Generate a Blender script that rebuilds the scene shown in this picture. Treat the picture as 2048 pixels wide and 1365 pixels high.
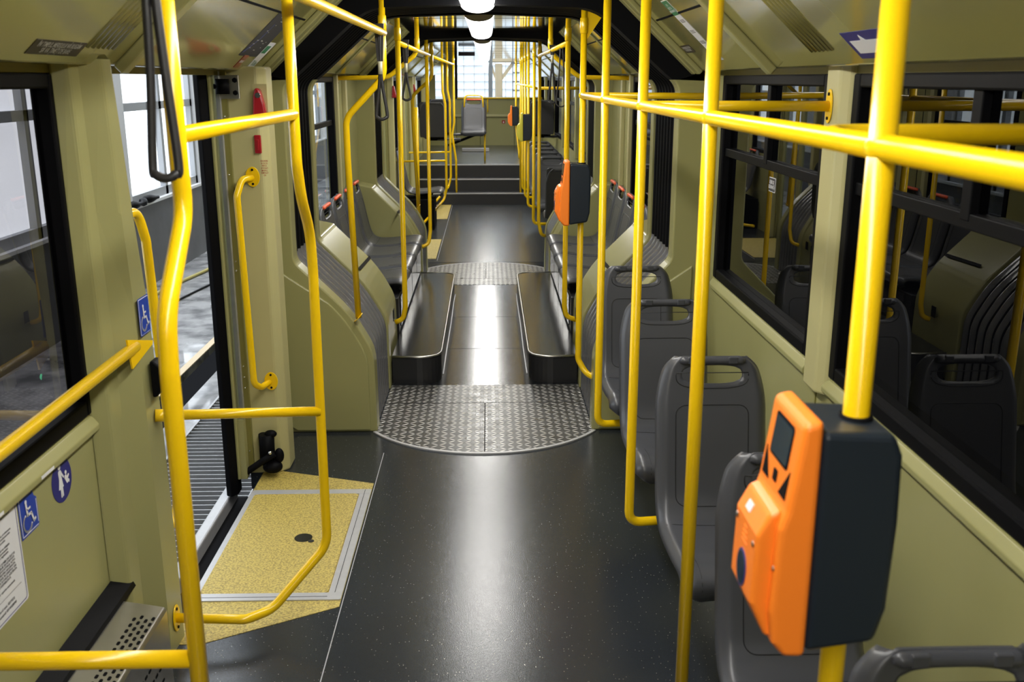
import bpy, math, random
from mathutils import Vector, Matrix
random.seed(7)
for o in list(bpy.data.objects): bpy.data.objects.remove(o)
S = bpy.context.scene; COL = S.collection
PI = math.pi

# ---------------------------------------------------------------- camera, world, exposure
cam_d = bpy.data.cameras.new('camera'); cam = bpy.data.objects.new('camera', cam_d); COL.objects.link(cam)
S.camera = cam
cam_d.sensor_width = 36.0; cam_d.lens = 1950.0/2048*36.0; cam_d.clip_start = 0.05; cam_d.clip_end = 200
cam.location = (0, 0, 1.75)
cam.rotation_euler = (math.radians(90-15.055), 0, math.radians(-1.390))
cam_d.dof.use_dof = True; cam_d.dof.focus_distance = 4.6; cam_d.dof.aperture_fstop = 6.3
S.view_settings.view_transform = 'Standard'; S.view_settings.look = 'None'
S.view_settings.gamma = 1; S.view_settings.use_curve_mapping = False
S.view_settings.exposure = 0.0
LAMP = 26.0            # strength of the ceiling diffusers
DAY = 2.4              # strength of the daylight panes of the hall
W = bpy.data.worlds.new('world'); S.world = W; W.use_nodes = True
W.node_tree.nodes['Background'].inputs[0].default_value = (0.55, 0.6, 0.7, 1)
W.node_tree.nodes['Background'].inputs[1].default_value = 0.035

XC = -0.025            # centre line of the tram
HW = 1.075             # half width inside
COVE_Z, CEIL_Z, COVE_A, CEIL_A = 1.785, 2.12, 1.0, 0.643

# ---------------------------------------------------------------- materials
def mat(name, col, rough=0.5, metal=0.0, spec=0.5, coat=0.0, noise=0.0, nscale=6.0, bump=0.0, bscale=200.0, bdist=0.0006, emit=None, estr=0.0):
    m = bpy.data.materials.new(name); m.use_nodes = True
    nt = m.node_tree; b = nt.nodes['Principled BSDF']
    b.inputs['Base Color'].default_value = (*col, 1); b.inputs['Roughness'].default_value = rough
    b.inputs['Metallic'].default_value = metal; b.inputs['Specular IOR Level'].default_value = spec
    b.inputs['Coat Weight'].default_value = coat; b.inputs['Coat Roughness'].default_value = 0.08
    tc = nt.nodes.new('ShaderNodeTexCoord')
    if noise:
        n = nt.nodes.new('ShaderNodeTexNoise'); n.inputs['Scale'].default_value = nscale; n.inputs['Detail'].default_value = 5
        nt.links.new(tc.outputs['Object'], n.inputs['Vector'])
        r = nt.nodes.new('ShaderNodeMix'); r.data_type = 'RGBA'
        r.inputs['A'].default_value = (*[c*(1-noise) for c in col], 1); r.inputs['B'].default_value = (*[min(1, c*(1+noise)) for c in col], 1)
        nt.links.new(n.outputs['Fac'], r.inputs['Factor']); nt.links.new(r.outputs['Result'], b.inputs['Base Color'])
    if bump:
        n2 = nt.nodes.new('ShaderNodeTexNoise'); n2.inputs['Scale'].default_value = bscale; n2.inputs['Detail'].default_value = 2
        nt.links.new(tc.outputs['Object'], n2.inputs['Vector'])
        bp = nt.nodes.new('ShaderNodeBump'); bp.inputs['Strength'].default_value = bump; bp.inputs['Distance'].default_value = bdist
        nt.links.new(n2.outputs['Fac'], bp.inputs['Height']); nt.links.new(bp.outputs['Normal'], b.inputs['Normal'])
    if emit:
        b.inputs['Emission Color'].default_value = (*emit, 1); b.inputs['Emission Strength'].default_value = estr
    return m

M = {}
M['cream'] = mat('olive_cream_paint', (0.315, 0.300, 0.128), 0.27, noise=0.06, nscale=3, spec=0.45)
M['cream_light'] = mat('pale_cream_paint', (0.47, 0.435, 0.21), 0.33, noise=0.05, nscale=4)
M['olive'] = mat('olive_panel', (0.21, 0.19, 0.05), 0.38, noise=0.05, nscale=3)
M['cove'] = mat('glossy_olive_laminate', (0.25, 0.23, 0.075), 0.12, noise=0.04, nscale=2, spec=0.7, coat=0.5)
M['ceil'] = mat('mirror_like_ceiling', (0.60, 0.57, 0.45), 0.06, metal=1.0, noise=0.05, nscale=2)
M['yellow'] = mat('yellow_enamel', (0.90, 0.57, 0.004), 0.22, spec=0.6)
M['seat'] = mat('dark_grey_plastic', (0.064, 0.066, 0.076), 0.33, noise=0.08, nscale=8, bump=0.25, bscale=500, spec=0.5)
M['seat_dark'] = mat('black_back_plate', (0.016, 0.016, 0.018), 0.5)
M['grip'] = mat('grey_grip', (0.062, 0.064, 0.074), 0.34)
M['groove'] = mat('moulded_groove', (0.012, 0.012, 0.014), 0.5)
M['grip_or'] = mat('orange_red_grip', (0.80, 0.10, 0.025), 0.4)
M['black'] = mat('black_rubber', (0.004, 0.004, 0.005), 0.5, spec=0.07)
M['blackmat'] = mat('black_matt', (0.004, 0.004, 0.005), 0.8, spec=0.1)
M['bellows'] = mat('bellows_rubber', (0.15, 0.15, 0.16), 0.17, noise=0.1, nscale=10, spec=1.0, coat=0.6)
M['steel'] = mat('brushed_steel', (0.50, 0.49, 0.46), 0.32, metal=1.0, noise=0.1, nscale=20)
M['alu'] = mat('aluminium_trim', (0.46, 0.46, 0.47), 0.42, metal=0.35, noise=0.1, nscale=30)
M['chrome'] = mat('chrome', (0.75, 0.75, 0.75), 0.15, metal=1.0)
M['red'] = mat('red_plastic', (0.36, 0.010, 0.018), 0.25, coat=0.4)
M['orange'] = mat('orange_plastic', (1.0, 0.235, 0.018), 0.42, bump=0.1, bscale=400)
M['navy'] = mat('dark_navy_plastic', (0.012, 0.018, 0.027), 0.36, spec=.4)
M['screen'] = mat('dark_display', (0.012, 0.028, 0.05), 0.12)
M['white'] = mat('white_sticker', (0.72, 0.72, 0.74), 0.4)
M['blue'] = mat('blue_sticker', (0.01, 0.045, 0.35), 0.35)
M['navyblue'] = mat('navy_sticker', (0.02, 0.02, 0.17), 0.4)
M['green'] = mat('green_sticker', (0.02, 0.19, 0.08), 0.4)
M['ink'] = mat('ink', (0.03, 0.03, 0.035), 0.6)
M['brownsign'] = mat('dark_brown_sticker', (0.03, 0.022, 0.012), 0.45)
M['greytext'] = mat('pale_grey_lettering', (0.42, 0.41, 0.37), 0.5)
M['lime'] = mat('lime_yellow_plastic', (0.55, 0.50, 0.05), 0.4)
M['lamp'] = mat('lamp_diffuser', (0.9, 0.9, 0.9), 0.4, emit=(1.0, 0.98, 0.93), estr=LAMP)
M['led'] = mat('green_led', (0.1, 0.9, 0.4), 0.4, emit=(0.1, 1.0, 0.45), estr=2.0)
M['day'] = mat('daylit_pane', (0.8, 0.85, 0.9), 0.5, emit=(0.86, 0.93, 1.0), estr=DAY)
M['day_end'] = mat('frosted_daylit_pane', (0.8, 0.85, 0.9), 0.5, emit=(0.80, 0.88, 1.0), estr=1.05)
M['hall_fill'] = mat('hall_fill_light', (0.8, 0.85, 0.9), 0.5, emit=(0.88, 0.94, 1.0), estr=6.0)  # glow of the added fill panels under the hall roof
M['plaster'] = mat('white_plaster', (0.72, 0.72, 0.74), 0.8, noise=0.08, nscale=3)
M['hallframe'] = mat('grey_window_bars', (0.36, 0.37, 0.39), 0.6)
M['dado'] = mat('grey_dado_paint', (0.10, 0.10, 0.105), 0.55, noise=0.35, nscale=4)
M['beam'] = mat('pale_timber_paint', (0.75, 0.60, 0.40), 0.6)
M['hose'] = mat('yellow_hose', (0.45, 0.38, 0.10), 0.5)
M['strap'] = mat('black_leather', (0.018, 0.017, 0.018), 0.38, bump=0.4, bscale=300)
M['collar'] = mat('pale_collar', (0.45, 0.43, 0.32), 0.4)

def concrete():
    m = mat('wet_concrete', (0.3, 0.3, 0.31), 0.5); nt = m.node_tree; b = nt.nodes['Principled BSDF']
    tc = nt.nodes.new('ShaderNodeTexCoord'); n = nt.nodes.new('ShaderNodeTexNoise'); n.inputs['Scale'].default_value = 1.3; n.inputs['Detail'].default_value = 8
    nt.links.new(tc.outputs['Object'], n.inputs['Vector'])
    r = nt.nodes.new('ShaderNodeValToRGB'); r.color_ramp.elements[0].position = .42; r.color_ramp.elements[1].position = .56
    r.color_ramp.elements[0].color = (.04,)*3+(1,); r.color_ramp.elements[1].color = (.55,)*3+(1,)
    nt.links.new(n.outputs['Fac'], r.inputs[0]); nt.links.new(r.outputs[0], b.inputs['Roughness'])
    r2 = nt.nodes.new('ShaderNodeValToRGB'); r2.color_ramp.elements[0].color = (.10, .10, .105, 1); r2.color_ramp.elements[1].color = (.36, .355, .36, 1)
    r2.color_ramp.elements[0].position = .35; r2.color_ramp.elements[1].position = .6
    n3 = nt.nodes.new('ShaderNodeTexNoise'); n3.inputs['Scale'].default_value = 5; n3.inputs['Detail'].default_value = 8
    nt.links.new(tc.outputs['Object'], n3.inputs['Vector']); nt.links.new(n3.outputs['Fac'], r2.inputs[0]); nt.links.new(r2.outputs[0], b.inputs['Base Color'])
    return m
M['concrete'] = concrete()

def vinyl(name, col, rough, speck=True, bump=0.5, bscale=350):
    m = mat(name, col, rough, bump=bump, bscale=bscale); nt = m.node_tree; b = nt.nodes['Principled BSDF']
    b.inputs['Specular IOR Level'].default_value = 0.5
    tc = nt.nodes.new('ShaderNodeTexCoord')
    n = nt.nodes.new('ShaderNodeTexNoise'); n.inputs['Scale'].default_value = 2.2; n.inputs['Detail'].default_value = 6
    nt.links.new(tc.outputs['Object'], n.inputs['Vector'])
    mx = nt.nodes.new('ShaderNodeMix'); mx.data_type = 'RGBA'
    mx.inputs['A'].default_value = (*[c*.75 for c in col], 1); mx.inputs['B'].default_value = (*[c*1.25 for c in col], 1)
    nt.links.new(n.outputs['Fac'], mx.inputs['Factor']); out = mx.outputs['Result']
    if speck:
        v = nt.nodes.new('ShaderNodeTexVoronoi'); v.inputs['Scale'].default_value = 85
        nt.links.new(tc.outputs['Object'], v.inputs['Vector'])
        lt = nt.nodes.new('ShaderNodeMath'); lt.operation = 'LESS_THAN'; lt.inputs[1].default_value = 0.11
        nt.links.new(v.outputs['Distance'], lt.inputs[0])
        sp = nt.nodes.new('ShaderNodeSeparateColor'); nt.links.new(v.outputs['Color'], sp.inputs[0])
        gt = nt.nodes.new('ShaderNodeMath'); gt.operation = 'GREATER_THAN'; gt.inputs[1].default_value = 0.55
        nt.links.new(sp.outputs[0], gt.inputs[0])
        mu = nt.nodes.new('ShaderNodeMath'); mu.operation = 'MULTIPLY'; nt.links.new(lt.outputs[0], mu.inputs[0]); nt.links.new(gt.outputs[0], mu.inputs[1])
        m2 = nt.nodes.new('ShaderNodeMix'); m2.data_type = 'RGBA'; nt.links.new(mu.outputs[0], m2.inputs['Factor'])
        nt.links.new(out, m2.inputs['A']); m2.inputs['B'].default_value = (0.32, 0.29, 0.22, 1); out = m2.outputs['Result']
    nt.links.new(out, b.inputs['Base Color'])
    return m
M['vinyl'] = vinyl('speckled_grey_vinyl', (0.021, 0.025, 0.031), 0.19, bump=0.5, bscale=300)
M['vinyl_far'] = vinyl('grey_vinyl_far', (0.030, 0.033, 0.036), 0.24, speck=False, bump=0.2)
M['vinyl_wet'] = vinyl('polished_dark_vinyl', (0.013, 0.014, 0.016), 0.17, speck=False, bump=0.25, bscale=260)
M['riser'] = mat('black_riser', (0.02, 0.02, 0.022), 0.35)

def ymat():
    m = mat('yellow_grit_mat', (0.50, 0.38, 0.07), 0.5, bump=0.9, bscale=450, bdist=0.002); nt = m.node_tree; b = nt.nodes['Principled BSDF']
    tc = nt.nodes.new('ShaderNodeTexCoord'); n = nt.nodes.new('ShaderNodeTexNoise'); n.inputs['Scale'].default_value = 140; n.inputs['Detail'].default_value = 2
    nt.links.new(tc.outputs['Object'], n.inputs['Vector'])
    r = nt.nodes.new('ShaderNodeValToRGB'); r.color_ramp.elements[0].position = .35; r.color_ramp.elements[1].position = .6
    r.color_ramp.elements[0].color = (.27, .20, .045, 1); r.color_ramp.elements[1].color = (.56, .43, .10, 1)
    nt.links.new(n.outputs['Fac'], r.inputs[0]); nt.links.new(r.outputs[0], b.inputs['Base Color'])
    return m
M['ymat'] = ymat()

def tread():
    # five-bar style tread plate: cells with a raised bar, slanted alternately
    m = mat('tread_plate', (0.2, 0.2, 0.2), 0.3, metal=0.6); nt = m.node_tree; b = nt.nodes['Principled BSDF']; L = nt.links.new
    def mth(op, a, c=None, clamp=False):
        n = nt.nodes.new('ShaderNodeMath'); n.operation = op; n.use_clamp = clamp
        for i, v in enumerate((a, c)):
            if v is None: continue
            if isinstance(v, (int, float)): n.inputs[i].default_value = v
            else: L(v, n.inputs[i])
        return n.outputs[0]
    tc = nt.nodes.new('ShaderNodeTexCoord'); sx = nt.nodes.new('ShaderNodeSeparateXYZ'); L(tc.outputs['Object'], sx.inputs[0])
    cw, ch = 0.042, 0.032
    x = mth('DIVIDE', sx.outputs[0], cw); y = mth('DIVIDE', sx.outputs[1], ch)
    fx = mth('FLOOR', x); fy = mth('FLOOR', y)
    px = mth('SUBTRACT', mth('SUBTRACT', x, fx), .5); py = mth('SUBTRACT', mth('SUBTRACT', y, fy), .5)
    par = mth('SUBTRACT', mth('MULTIPLY', mth('PINGPONG', mth('ADD', fx, fy), 1), 2), 1)      # -1 or +1
    # rotate by +-45 degrees
    u = mth('MULTIPLY', mth('ADD', px, mth('MULTIPLY', py, par)), .707)
    v = mth('MULTIPLY', mth('SUBTRACT', py, mth('MULTIPLY', px, par)), .707)
    e = mth('ADD', mth('POWER', mth('ABSOLUTE', mth('DIVIDE', u, .52)), 2.0), mth('POWER', mth('ABSOLUTE', mth('DIVIDE', v, .14)), 2.0))
    mask = mth('SUBTRACT', 1.35, e, True)
    mask = mth('MINIMUM', mask, 1.0)
    wn = nt.nodes.new('ShaderNodeTexNoise'); wn.inputs['Scale'].default_value = 14; L(tc.outputs['Object'], wn.inputs['Vector'])
    mc = nt.nodes.new('ShaderNodeMix'); mc.data_type = 'RGBA'; L(mask, mc.inputs['Factor'])
    mc.inputs['A'].default_value = (.040, .039, .037, 1); mc.inputs['B'].default_value = (.60, .59, .56, 1)
    L(mc.outputs['Result'], b.inputs['Base Color'])
    L(mth('MULTIPLY', mask, .7), b.inputs['Metallic'])
    L(mth('ADD', mth('MULTIPLY', wn.outputs['Fac'], .3), .18), b.inputs['Roughness'])
    bp = nt.nodes.new('ShaderNodeBump'); bp.inputs['Strength'].default_value = .8; bp.inputs['Distance'].default_value = .002
    L(mask, bp.inputs['Height']); L(bp.outputs['Normal'], b.inputs['Normal'])
    return m
M['tread'] = tread()

def glass(name, tint, refl=1.0):
    m = bpy.data.materials.new(name); m.use_nodes = True; nt = m.node_tree; nt.nodes.clear()
    o = nt.nodes.new('ShaderNodeOutputMaterial'); mx = nt.nodes.new('ShaderNodeMixShader'); t = nt.nodes.new('ShaderNodeBsdfTransparent')
    g = nt.nodes.new('ShaderNodeBsdfGlossy'); g.inputs['Roughness'].default_value = 0.0; g.inputs[0].default_value = (refl,)*3+(1,)
    f = nt.nodes.new('ShaderNodeFresnel'); f.inputs[0].default_value = 1.5
    ge = nt.nodes.new('ShaderNodeNewGeometry'); iv = nt.nodes.new('ShaderNodeMath'); iv.operation = 'SUBTRACT'; iv.inputs[0].default_value = 1; nt.links.new(ge.outputs['Backfacing'], iv.inputs[1])
    fm = nt.nodes.new('ShaderNodeMath'); fm.operation = 'MULTIPLY'; nt.links.new(f.outputs[0], fm.inputs[0]); nt.links.new(iv.outputs[0], fm.inputs[1])
    t.inputs[0].default_value = (*tint, 1)
    nt.links.new(fm.outputs[0], mx.inputs[0]); nt.links.new(t.outputs[0], mx.inputs[1]); nt.links.new(g.outputs[0], mx.inputs[2]); nt.links.new(mx.outputs[0], o.inputs[0])
    return m
M['glass'] = glass('tinted_glass', (0.22, 0.22, 0.23))
M['glass_left'] = glass('smoked_glass', (0.50, 0.485, 0.49))
M['glass_clear'] = glass('clear_glass', (0.8, 0.82, 0.82), 0.8)

# ---------------------------------------------------------------- mesh helpers
class MB:
    def __init__(s): s.v = []; s.f = []; s.sm = []
    def add(s, vs, fs, smooth=False):
        b = len(s.v); s.v += [tuple(p) for p in vs]
        for f in fs: s.f.append(tuple(i+b for i in f)); s.sm.append(smooth)
        return s
    def box(s, x0, x1, y0, y1, z0, z1):
        x0, x1 = sorted((x0, x1)); y0, y1 = sorted((y0, y1)); z0, z1 = sorted((z0, z1))
        vs = [(x, y, z) for z in (z0, z1) for y in (y0, y1) for x in (x0, x1)]
        return s.add(vs, [(0, 2, 3, 1), (4, 5, 7, 6), (0, 1, 5, 4), (2, 6, 7, 3), (0, 4, 6, 2), (1, 3, 7, 5)])
    def prism(s, poly, axis, a, b, smooth=False):
        def P(p, t):
            return {'x': (t, p[0], p[1]), 'y': (p[0], t, p[1]), 'z': (p[0], p[1], t)}[axis]
        n = len(poly); vs = [P(p, a) for p in poly]+[P(p, b) for p in poly]
        base = len(s.v); s.v += vs
        s.f.append(tuple(base+i for i in range(n))); s.sm.append(False)
        s.f.append(tuple(base+n+i for i in reversed(range(n)))); s.sm.append(False)
        for i in range(n):
            j = (i+1) % n; s.f.append((base+i, base+n+i, base+n+j, base+j)); s.sm.append(smooth)
        return s
    def tube(s, pts, r, seg=14, caps=True, closed=False):
        P = [Vector(p) for p in pts]; n = len(P); rings = []; up = None
        R = r if isinstance(r, (list, tuple)) else [r]*n
        for i in range(n):
            if closed: t = P[(i+1) % n]-P[i-1]
            else: t = P[min(i+1, n-1)]-P[max(i-1, 0)]
            t.normalize()
            if up is None:
                up = Vector((0, 0, 1)) if abs(t.z) < .9 else Vector((1, 0, 0))
            a = (up - t*up.dot(t)).normalized(); up = a; b = t.cross(a)
            rings.append([P[i]+(a*math.cos(2*PI*k/seg)+b*math.sin(2*PI*k/seg))*R[i] for k in range(seg)])
        base = len(s.v)
        for g in rings: s.v += [tuple(p) for p in g]
        m = n if closed else n-1
        for i in range(m):
            for k in range(seg):
                i2 = (i+1) % n; k2 = (k+1) % seg
                s.f.append((base+i*seg+k, base+i*seg+k2, base+i2*seg+k2, base+i2*seg+k)); s.sm.append(True)
        if caps and not closed:
            s.f.append(tuple(base+k for k in reversed(range(seg)))); s.sm.append(False)
            s.f.append(tuple(base+(n-1)*seg+k for k in range(seg))); s.sm.append(False)
        return s
    def grid(s, rows, smooth=True, closed_u=False):
        base = len(s.v); n = len(rows[0])
        for r in rows: s.v += [tuple(p) for p in r]
        for i in range(len(rows)-1):
            for k in range(n if closed_u else n-1):
                k2 = (k+1) % n
                s.f.append((base+i*n+k, base+i*n+k2, base+(i+1)*n+k2, base+(i+1)*n+k)); s.sm.append(smooth)
        return s
    def ellipsoid(s, c, rx, ry, rz, nu=20, nv=10):
        rows = [[(c[0]+rx*math.sin(PI*i/nv)*math.cos(2*PI*k/nu), c[1]+ry*math.sin(PI*i/nv)*math.sin(2*PI*k/nu), c[2]+rz*math.cos(PI*i/nv)) for k in range(nu)] for i in range(nv+1)]
        return s.grid(rows, True, True)
    def disc(s, c, u, v, ru, rv, t=0.001, n=28):
        c = Vector(c); u = Vector(u).normalized(); v = Vector(v).normalized(); w = u.cross(v)
        a = [c+u*ru*math.cos(2*PI*k/n)+v*rv*math.sin(2*PI*k/n) for k in range(n)]; b = [p+w*t for p in a]
        return s.add(a+b, [tuple(reversed(range(n))), tuple(range(n, 2*n))]+[(k, (k+1) % n, n+(k+1) % n, n+k) for k in range(n)])
    def build(s, name, m, parent=None, bevel=0.0, seg=2, kind=None):
        me = bpy.data.meshes.new(name); me.from_pydata(s.v, [], s.f); me.update()
        for p, q in zip(me.polygons, s.sm): p.use_smooth = q
        me.materials.append(m if not isinstance(m, str) else M[m])
        o = bpy.data.objects.new(name, me); COL.objects.link(o)
        if parent: o.parent = parent
        if bevel:
            b = o.modifiers.new('bevel', 'BEVEL'); b.width = bevel; b.segments = seg; b.limit_method = 'ANGLE'; b.angle_limit = math.radians(35)
        if kind: o['kind'] = kind
        return o
def fillet(pts, R, n=6):
    P = [Vector(p) for p in pts]; out = [P[0]]
    Rs = R if isinstance(R, (list, tuple)) else [R]*len(P)
    for i in range(1, len(P)-1):
        a, b, c = P[i-1], P[i], P[i+1]; d1 = (a-b).normalized(); d2 = (c-b).normalized()
        ang = d1.angle(d2)
        if ang > 3.10 or Rs[i] <= 0: out.append(b); continue
        d = min(Rs[i]/math.tan(ang/2), .49*(a-b).length, .49*(c-b).length)
        p0 = b+d1*d; p1 = b+d2*d
        for k in range(n+1):
            t = k/n; out.append(p0*(1-t)**2+b*2*t*(1-t)+p1*t*t)
    out.append(P[-1]); return out
def empty(name, loc, rz=0):
    o = bpy.data.objects.new(name, None); COL.objects.link(o); o.location = loc; o.rotation_euler = (0, 0, rz); o.empty_display_size = .1; return o
def tag(o, label, cat, group=None, kind=None):
    o['label'] = label; o['category'] = cat
    if group: o['group'] = group
    if kind: o['kind'] = kind
    return o
def thing(name, label, cat, loc=(0, 0, 0), rz=0, group=None):
    return tag(empty(name, loc, rz), label, cat, group)
def children(o): return [c for c in bpy.data.objects if c.parent == o]
def copy_tree(o, parent=None):
    c = o.copy(); COL.objects.link(c); c.parent = parent
    for ch in children(o): copy_tree(ch, c)
    return c
ST = 'structure'
_fonts = {}
def text(name, body, size, o, u, v, m, parent=None, align='CENTER', sx=1.0, lift=0.0006, spacing=1.0):
    c = bpy.data.curves.new('t', 'FONT'); c.body = body; c.size = size; c.align_x = align; c.align_y = 'CENTER'; c.extrude = 0.0001; c.offset = size*.008; c.space_line = spacing
    c.resolution_u = 2
    t = bpy.data.objects.new('t', c); COL.objects.link(t)
    dg = bpy.context.evaluated_depsgraph_get(); me = bpy.data.meshes.new_from_object(t.evaluated_get(dg))
    bpy.data.objects.remove(t)
    u = Vector(u).normalized(); v = Vector(v).normalized(); w = u.cross(v); o = Vector(o)
    for q in me.vertices:
        p = q.co.copy(); q.co = o+u*p.x*sx+v*p.y+w*(p.z+lift)
    me.materials.clear(); me.materials.append(M[m])
    ob = bpy.data.objects.new(name, me); COL.objects.link(ob)
    if parent: ob.parent = parent
    return ob
def plate(o, u, v, poly, t=0.0008, base=0.0):
    """flat plate: 2-D outline poly in the (u, v) frame at o, thickness t along u x v"""
    u = Vector(u).normalized(); v = Vector(v).normalized(); w = u.cross(v); o = Vector(o)
    n = len(poly); a = [o+u*p[0]+v*p[1]+w*base for p in poly]; b = [p+w*t for p in a]
    return MB().add(a+b, [tuple(reversed(range(n))), tuple(range(n, 2*n))]+[(k, (k+1) % n, n+(k+1) % n, n+k) for k in range(n)])
def rrect(w, h, r, n=5, cx=0, cy=0):
    out = []
    for (sx, sy, a0) in ((1, 1, 0), (-1, 1, 90), (-1, -1, 180), (1, -1, 270)):
        for k in range(n+1):
            a = math.radians(a0+90*k/n); out.append((cx+sx*(w-r)+r*math.cos(a), cy+sy*(h-r)+r*math.sin(a)))
    return out
def X(a, side=1): return XC+side*a

# ================================================================ SHELL OF THE TRAM
# floor: near section, with the cut-out at the open door
fl = MB()
fl.prism([(X(-HW), -2.6), (X(HW), -2.6), (X(HW), 9.1), (X(HW), 14.06), (X(-HW), 14.06), (X(-HW), 4.2), (-1.045, 4.2), (-1.045, 2.8), (X(-HW), 2.8)], 'z', -0.08, 0.0)
floor = fl.build('floor', 'vinyl', kind=ST)
MB().prism([(X(-.54), 5.49), (X(.54), 5.49), (X(.54), 8.4), (X(-.54), 8.4)], 'z', 0.0, 0.004).build('floor_middle', 'vinyl_wet', kind=ST).name = 'floor'
MB().box(X(-HW), X(HW), 9.5, 14.06, 0, .002).build('floor', 'vinyl_far', kind=ST)
for yy in (6.3, 7.2): MB().box(X(-.26), X(.26), yy, yy+.004, .004, .0046).build('trim_1', 'black', kind=ST)
MB().box(-.5145, -.5115, -2, 4.43, 0, .0012).build('trim_2', 'alu', kind=ST)
MB().box(-.515, -.511, 9.6, 14.0, .002, .0032).build('trim_2', 'alu', kind=ST)
# steps to the raised rear
for i, (y0, z1) in enumerate(((14.06, .165), (14.36, .338), (14.66, .522))):
    MB().box(X(-HW), X(HW), y0, 19.1 if i == 2 else y0+.31, -.05, z1).build('floor', 'riser' if i < 2 else 'vinyl_far', kind=ST)
    MB().box(X(-HW), X(HW), y0-.008, y0+.025, z1-.012, z1+.004).build('trim_3', 'alu', kind=ST)
MB().box(X(-HW), X(HW), 14.655, 14.66, .338, .51).build('trim_3', 'riser', kind=ST)

# ceiling panels
def ceil_part(y0, y1, nseam=2):
    MB().box(X(-CEIL_A), X(CEIL_A), y0, y1, CEIL_Z, CEIL_Z+.03).build('ceiling', 'ceil', kind=ST)
    for k in range(1, nseam):
        y = y0+(y1-y0)*k/nseam
        MB().box(X(-CEIL_A), X(CEIL_A), y, y+.006, CEIL_Z-.001, CEIL_Z+.001).build('trim_4', 'blackmat', kind=ST)
ceil_part(-2.6, 4.75, 5); ceil_part(5.5, 8.45, 3); ceil_part(9.1, 19, 8)

def cove(side, y0, y1, proud=0.0, mt='cove'):
    """sloping panel between side wall and ceiling"""
    n = .0
    pts = [(COVE_A+.0, COVE_Z), (CEIL_A, CEIL_Z), (CEIL_A, CEIL_Z+.04), (HW+.06, CEIL_Z+.04), (HW+.06, COVE_Z-.0)]
    p = [(a, z) for a, z in pts]
    if proud: p[0] = (COVE_A-proud*.69, COVE_Z-proud*.73); p[1] = (CEIL_A-proud*.69, CEIL_Z-proud*.73)
    return MB().prism([(X(a, side), z) for a, z in p], 'y', y0, y1).build('ceiling', mt, kind=ST, bevel=.006)
def rib(side, y, w=.05, t=.02, s0=0.0, s1=.548, mt='cream'):
    """trim bar running up the slope"""
    d = Vector((CEIL_A-COVE_A, CEIL_Z-COVE_Z)).normalized(); nn = Vector((-d[1], d[0]))*-1
    a0 = Vector((COVE_A, COVE_Z))+d*s0; a1 = Vector((COVE_A, COVE_Z))+d*s1
    inn = Vector((-.684, -.729))
    q = [a0, a1, a1+inn*t, a0+inn*t]
    return MB().prism([(X(p[0], side), p[1]) for p in q], 'y', y, y+w).build('trim_5', mt, kind=ST, bevel=.005)
def slope_pt(side, s, y, off=0.0):
    d = Vector((CEIL_A-COVE_A, CEIL_Z-COVE_Z)).normalized(); inn = Vector((-.684, -.729))
    p = Vector((COVE_A, COVE_Z))+d*s+inn*off
    return Vector((X(p[0], side), y, p[1]))
for side in (-1, 1):
    cove(side, -2.6, 4.75); cove(side, 5.5, 8.45); cove(side, 9.1, 19.0)
    for y in (4.55, 4.66): rib(side, y, .07, .022)
    for y in (5.56, 5.72, 8.1, 8.3, 9.2, 9.36): rib(side, y, .07, .024)
    for y in (6.85, 10.9, 12.5, 14.2, 16.0): rib(side, y, .025, .012)
    # dark shadow gap running along the slope
    for (y0, y1) in ((3.0, 4.5), (5.8, 8.1), (9.5, 18.5)):
        a = slope_pt(side, .31, y0, .0005); b = slope_pt(side, .318, y0, .0005)
        MB().prism([(a.x, a.z), (b.x, b.z), (b.x, b.z-.002), (a.x, a.z-.002)], 'y', y0, y1).build('trim_6', 'blackmat', kind=ST)
rib(-1, 2.80, .055, .03); rib(1, 3.38, .055, .03)
# raised inner edge of the near cove covers and their corrugated strips
def corrugation(side, y0, n, s0, s1):
    mb = MB()
    for k in range(n):
        mb.tube([slope_pt(side, s0+.02, y0+k*.034, -.008), slope_pt(side, (s0+s1)/2, y0+k*.034, -.007), slope_pt(side, s1, y0+k*.034, -.008)], .013, 16)
    return mb.build('trim_7', 'cove', kind=ST)
corrugation(-1, 2.52, 6, .04, .5); corrugation(1, 2.72, 6, .04, .5)

# side walls ---------------------------------------------------------------
TH = .06
def wall_piece(side, y0, y1, z0, z1, mt='cream', a=HW, name=None):
    nm = name or ('wall_left' if side < 0 else 'wall_right')
    return MB().box(X(a, side), X(a+TH, side), y0, y1, z0, z1).build(nm, mt, kind=ST)
def window(side, y0, y1, z0=.86, z1=1.765, n=1, mull=(), transom=None, gl='glass', a=HW):
    f = MB(); fr = .055; s = side
    x0, x1 = a-.006, a+.045
    def B(ya, yb, za, zb, xa=x0, xb=x1): f.box(X(xa, s), X(xb, s), ya, yb, za, zb)
    B(y0, y0+fr, z0, z1); B(y1-fr, y1, z0, z1); B(y0+fr, y1-fr, z0, z0+fr*.8); B(y0+fr, y1-fr, z1-fr*.7, z1)
    w = f.build('window_%d' % n, 'black', kind=ST, bevel=.006)
    MB().box(X(a+.028, s), X(a+.033, s), y0+.02, y1-.02, z0+.02, z1-.02).build('glass_pane', gl, w)
    m = MB(); any_ = False
    if transom:
        m.box(X(a+.008, s), X(a+.03, s), y0+fr, y1-fr, transom-.018, transom+.018); any_ = True
        for y in mull: m.box(X(a+.006, s), X(a+.03, s), y-.022, y+.022, transom, z1-.02)
    if any_: m.build('sliding_frame', 'black', w, bevel=.003)
    return w
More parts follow.
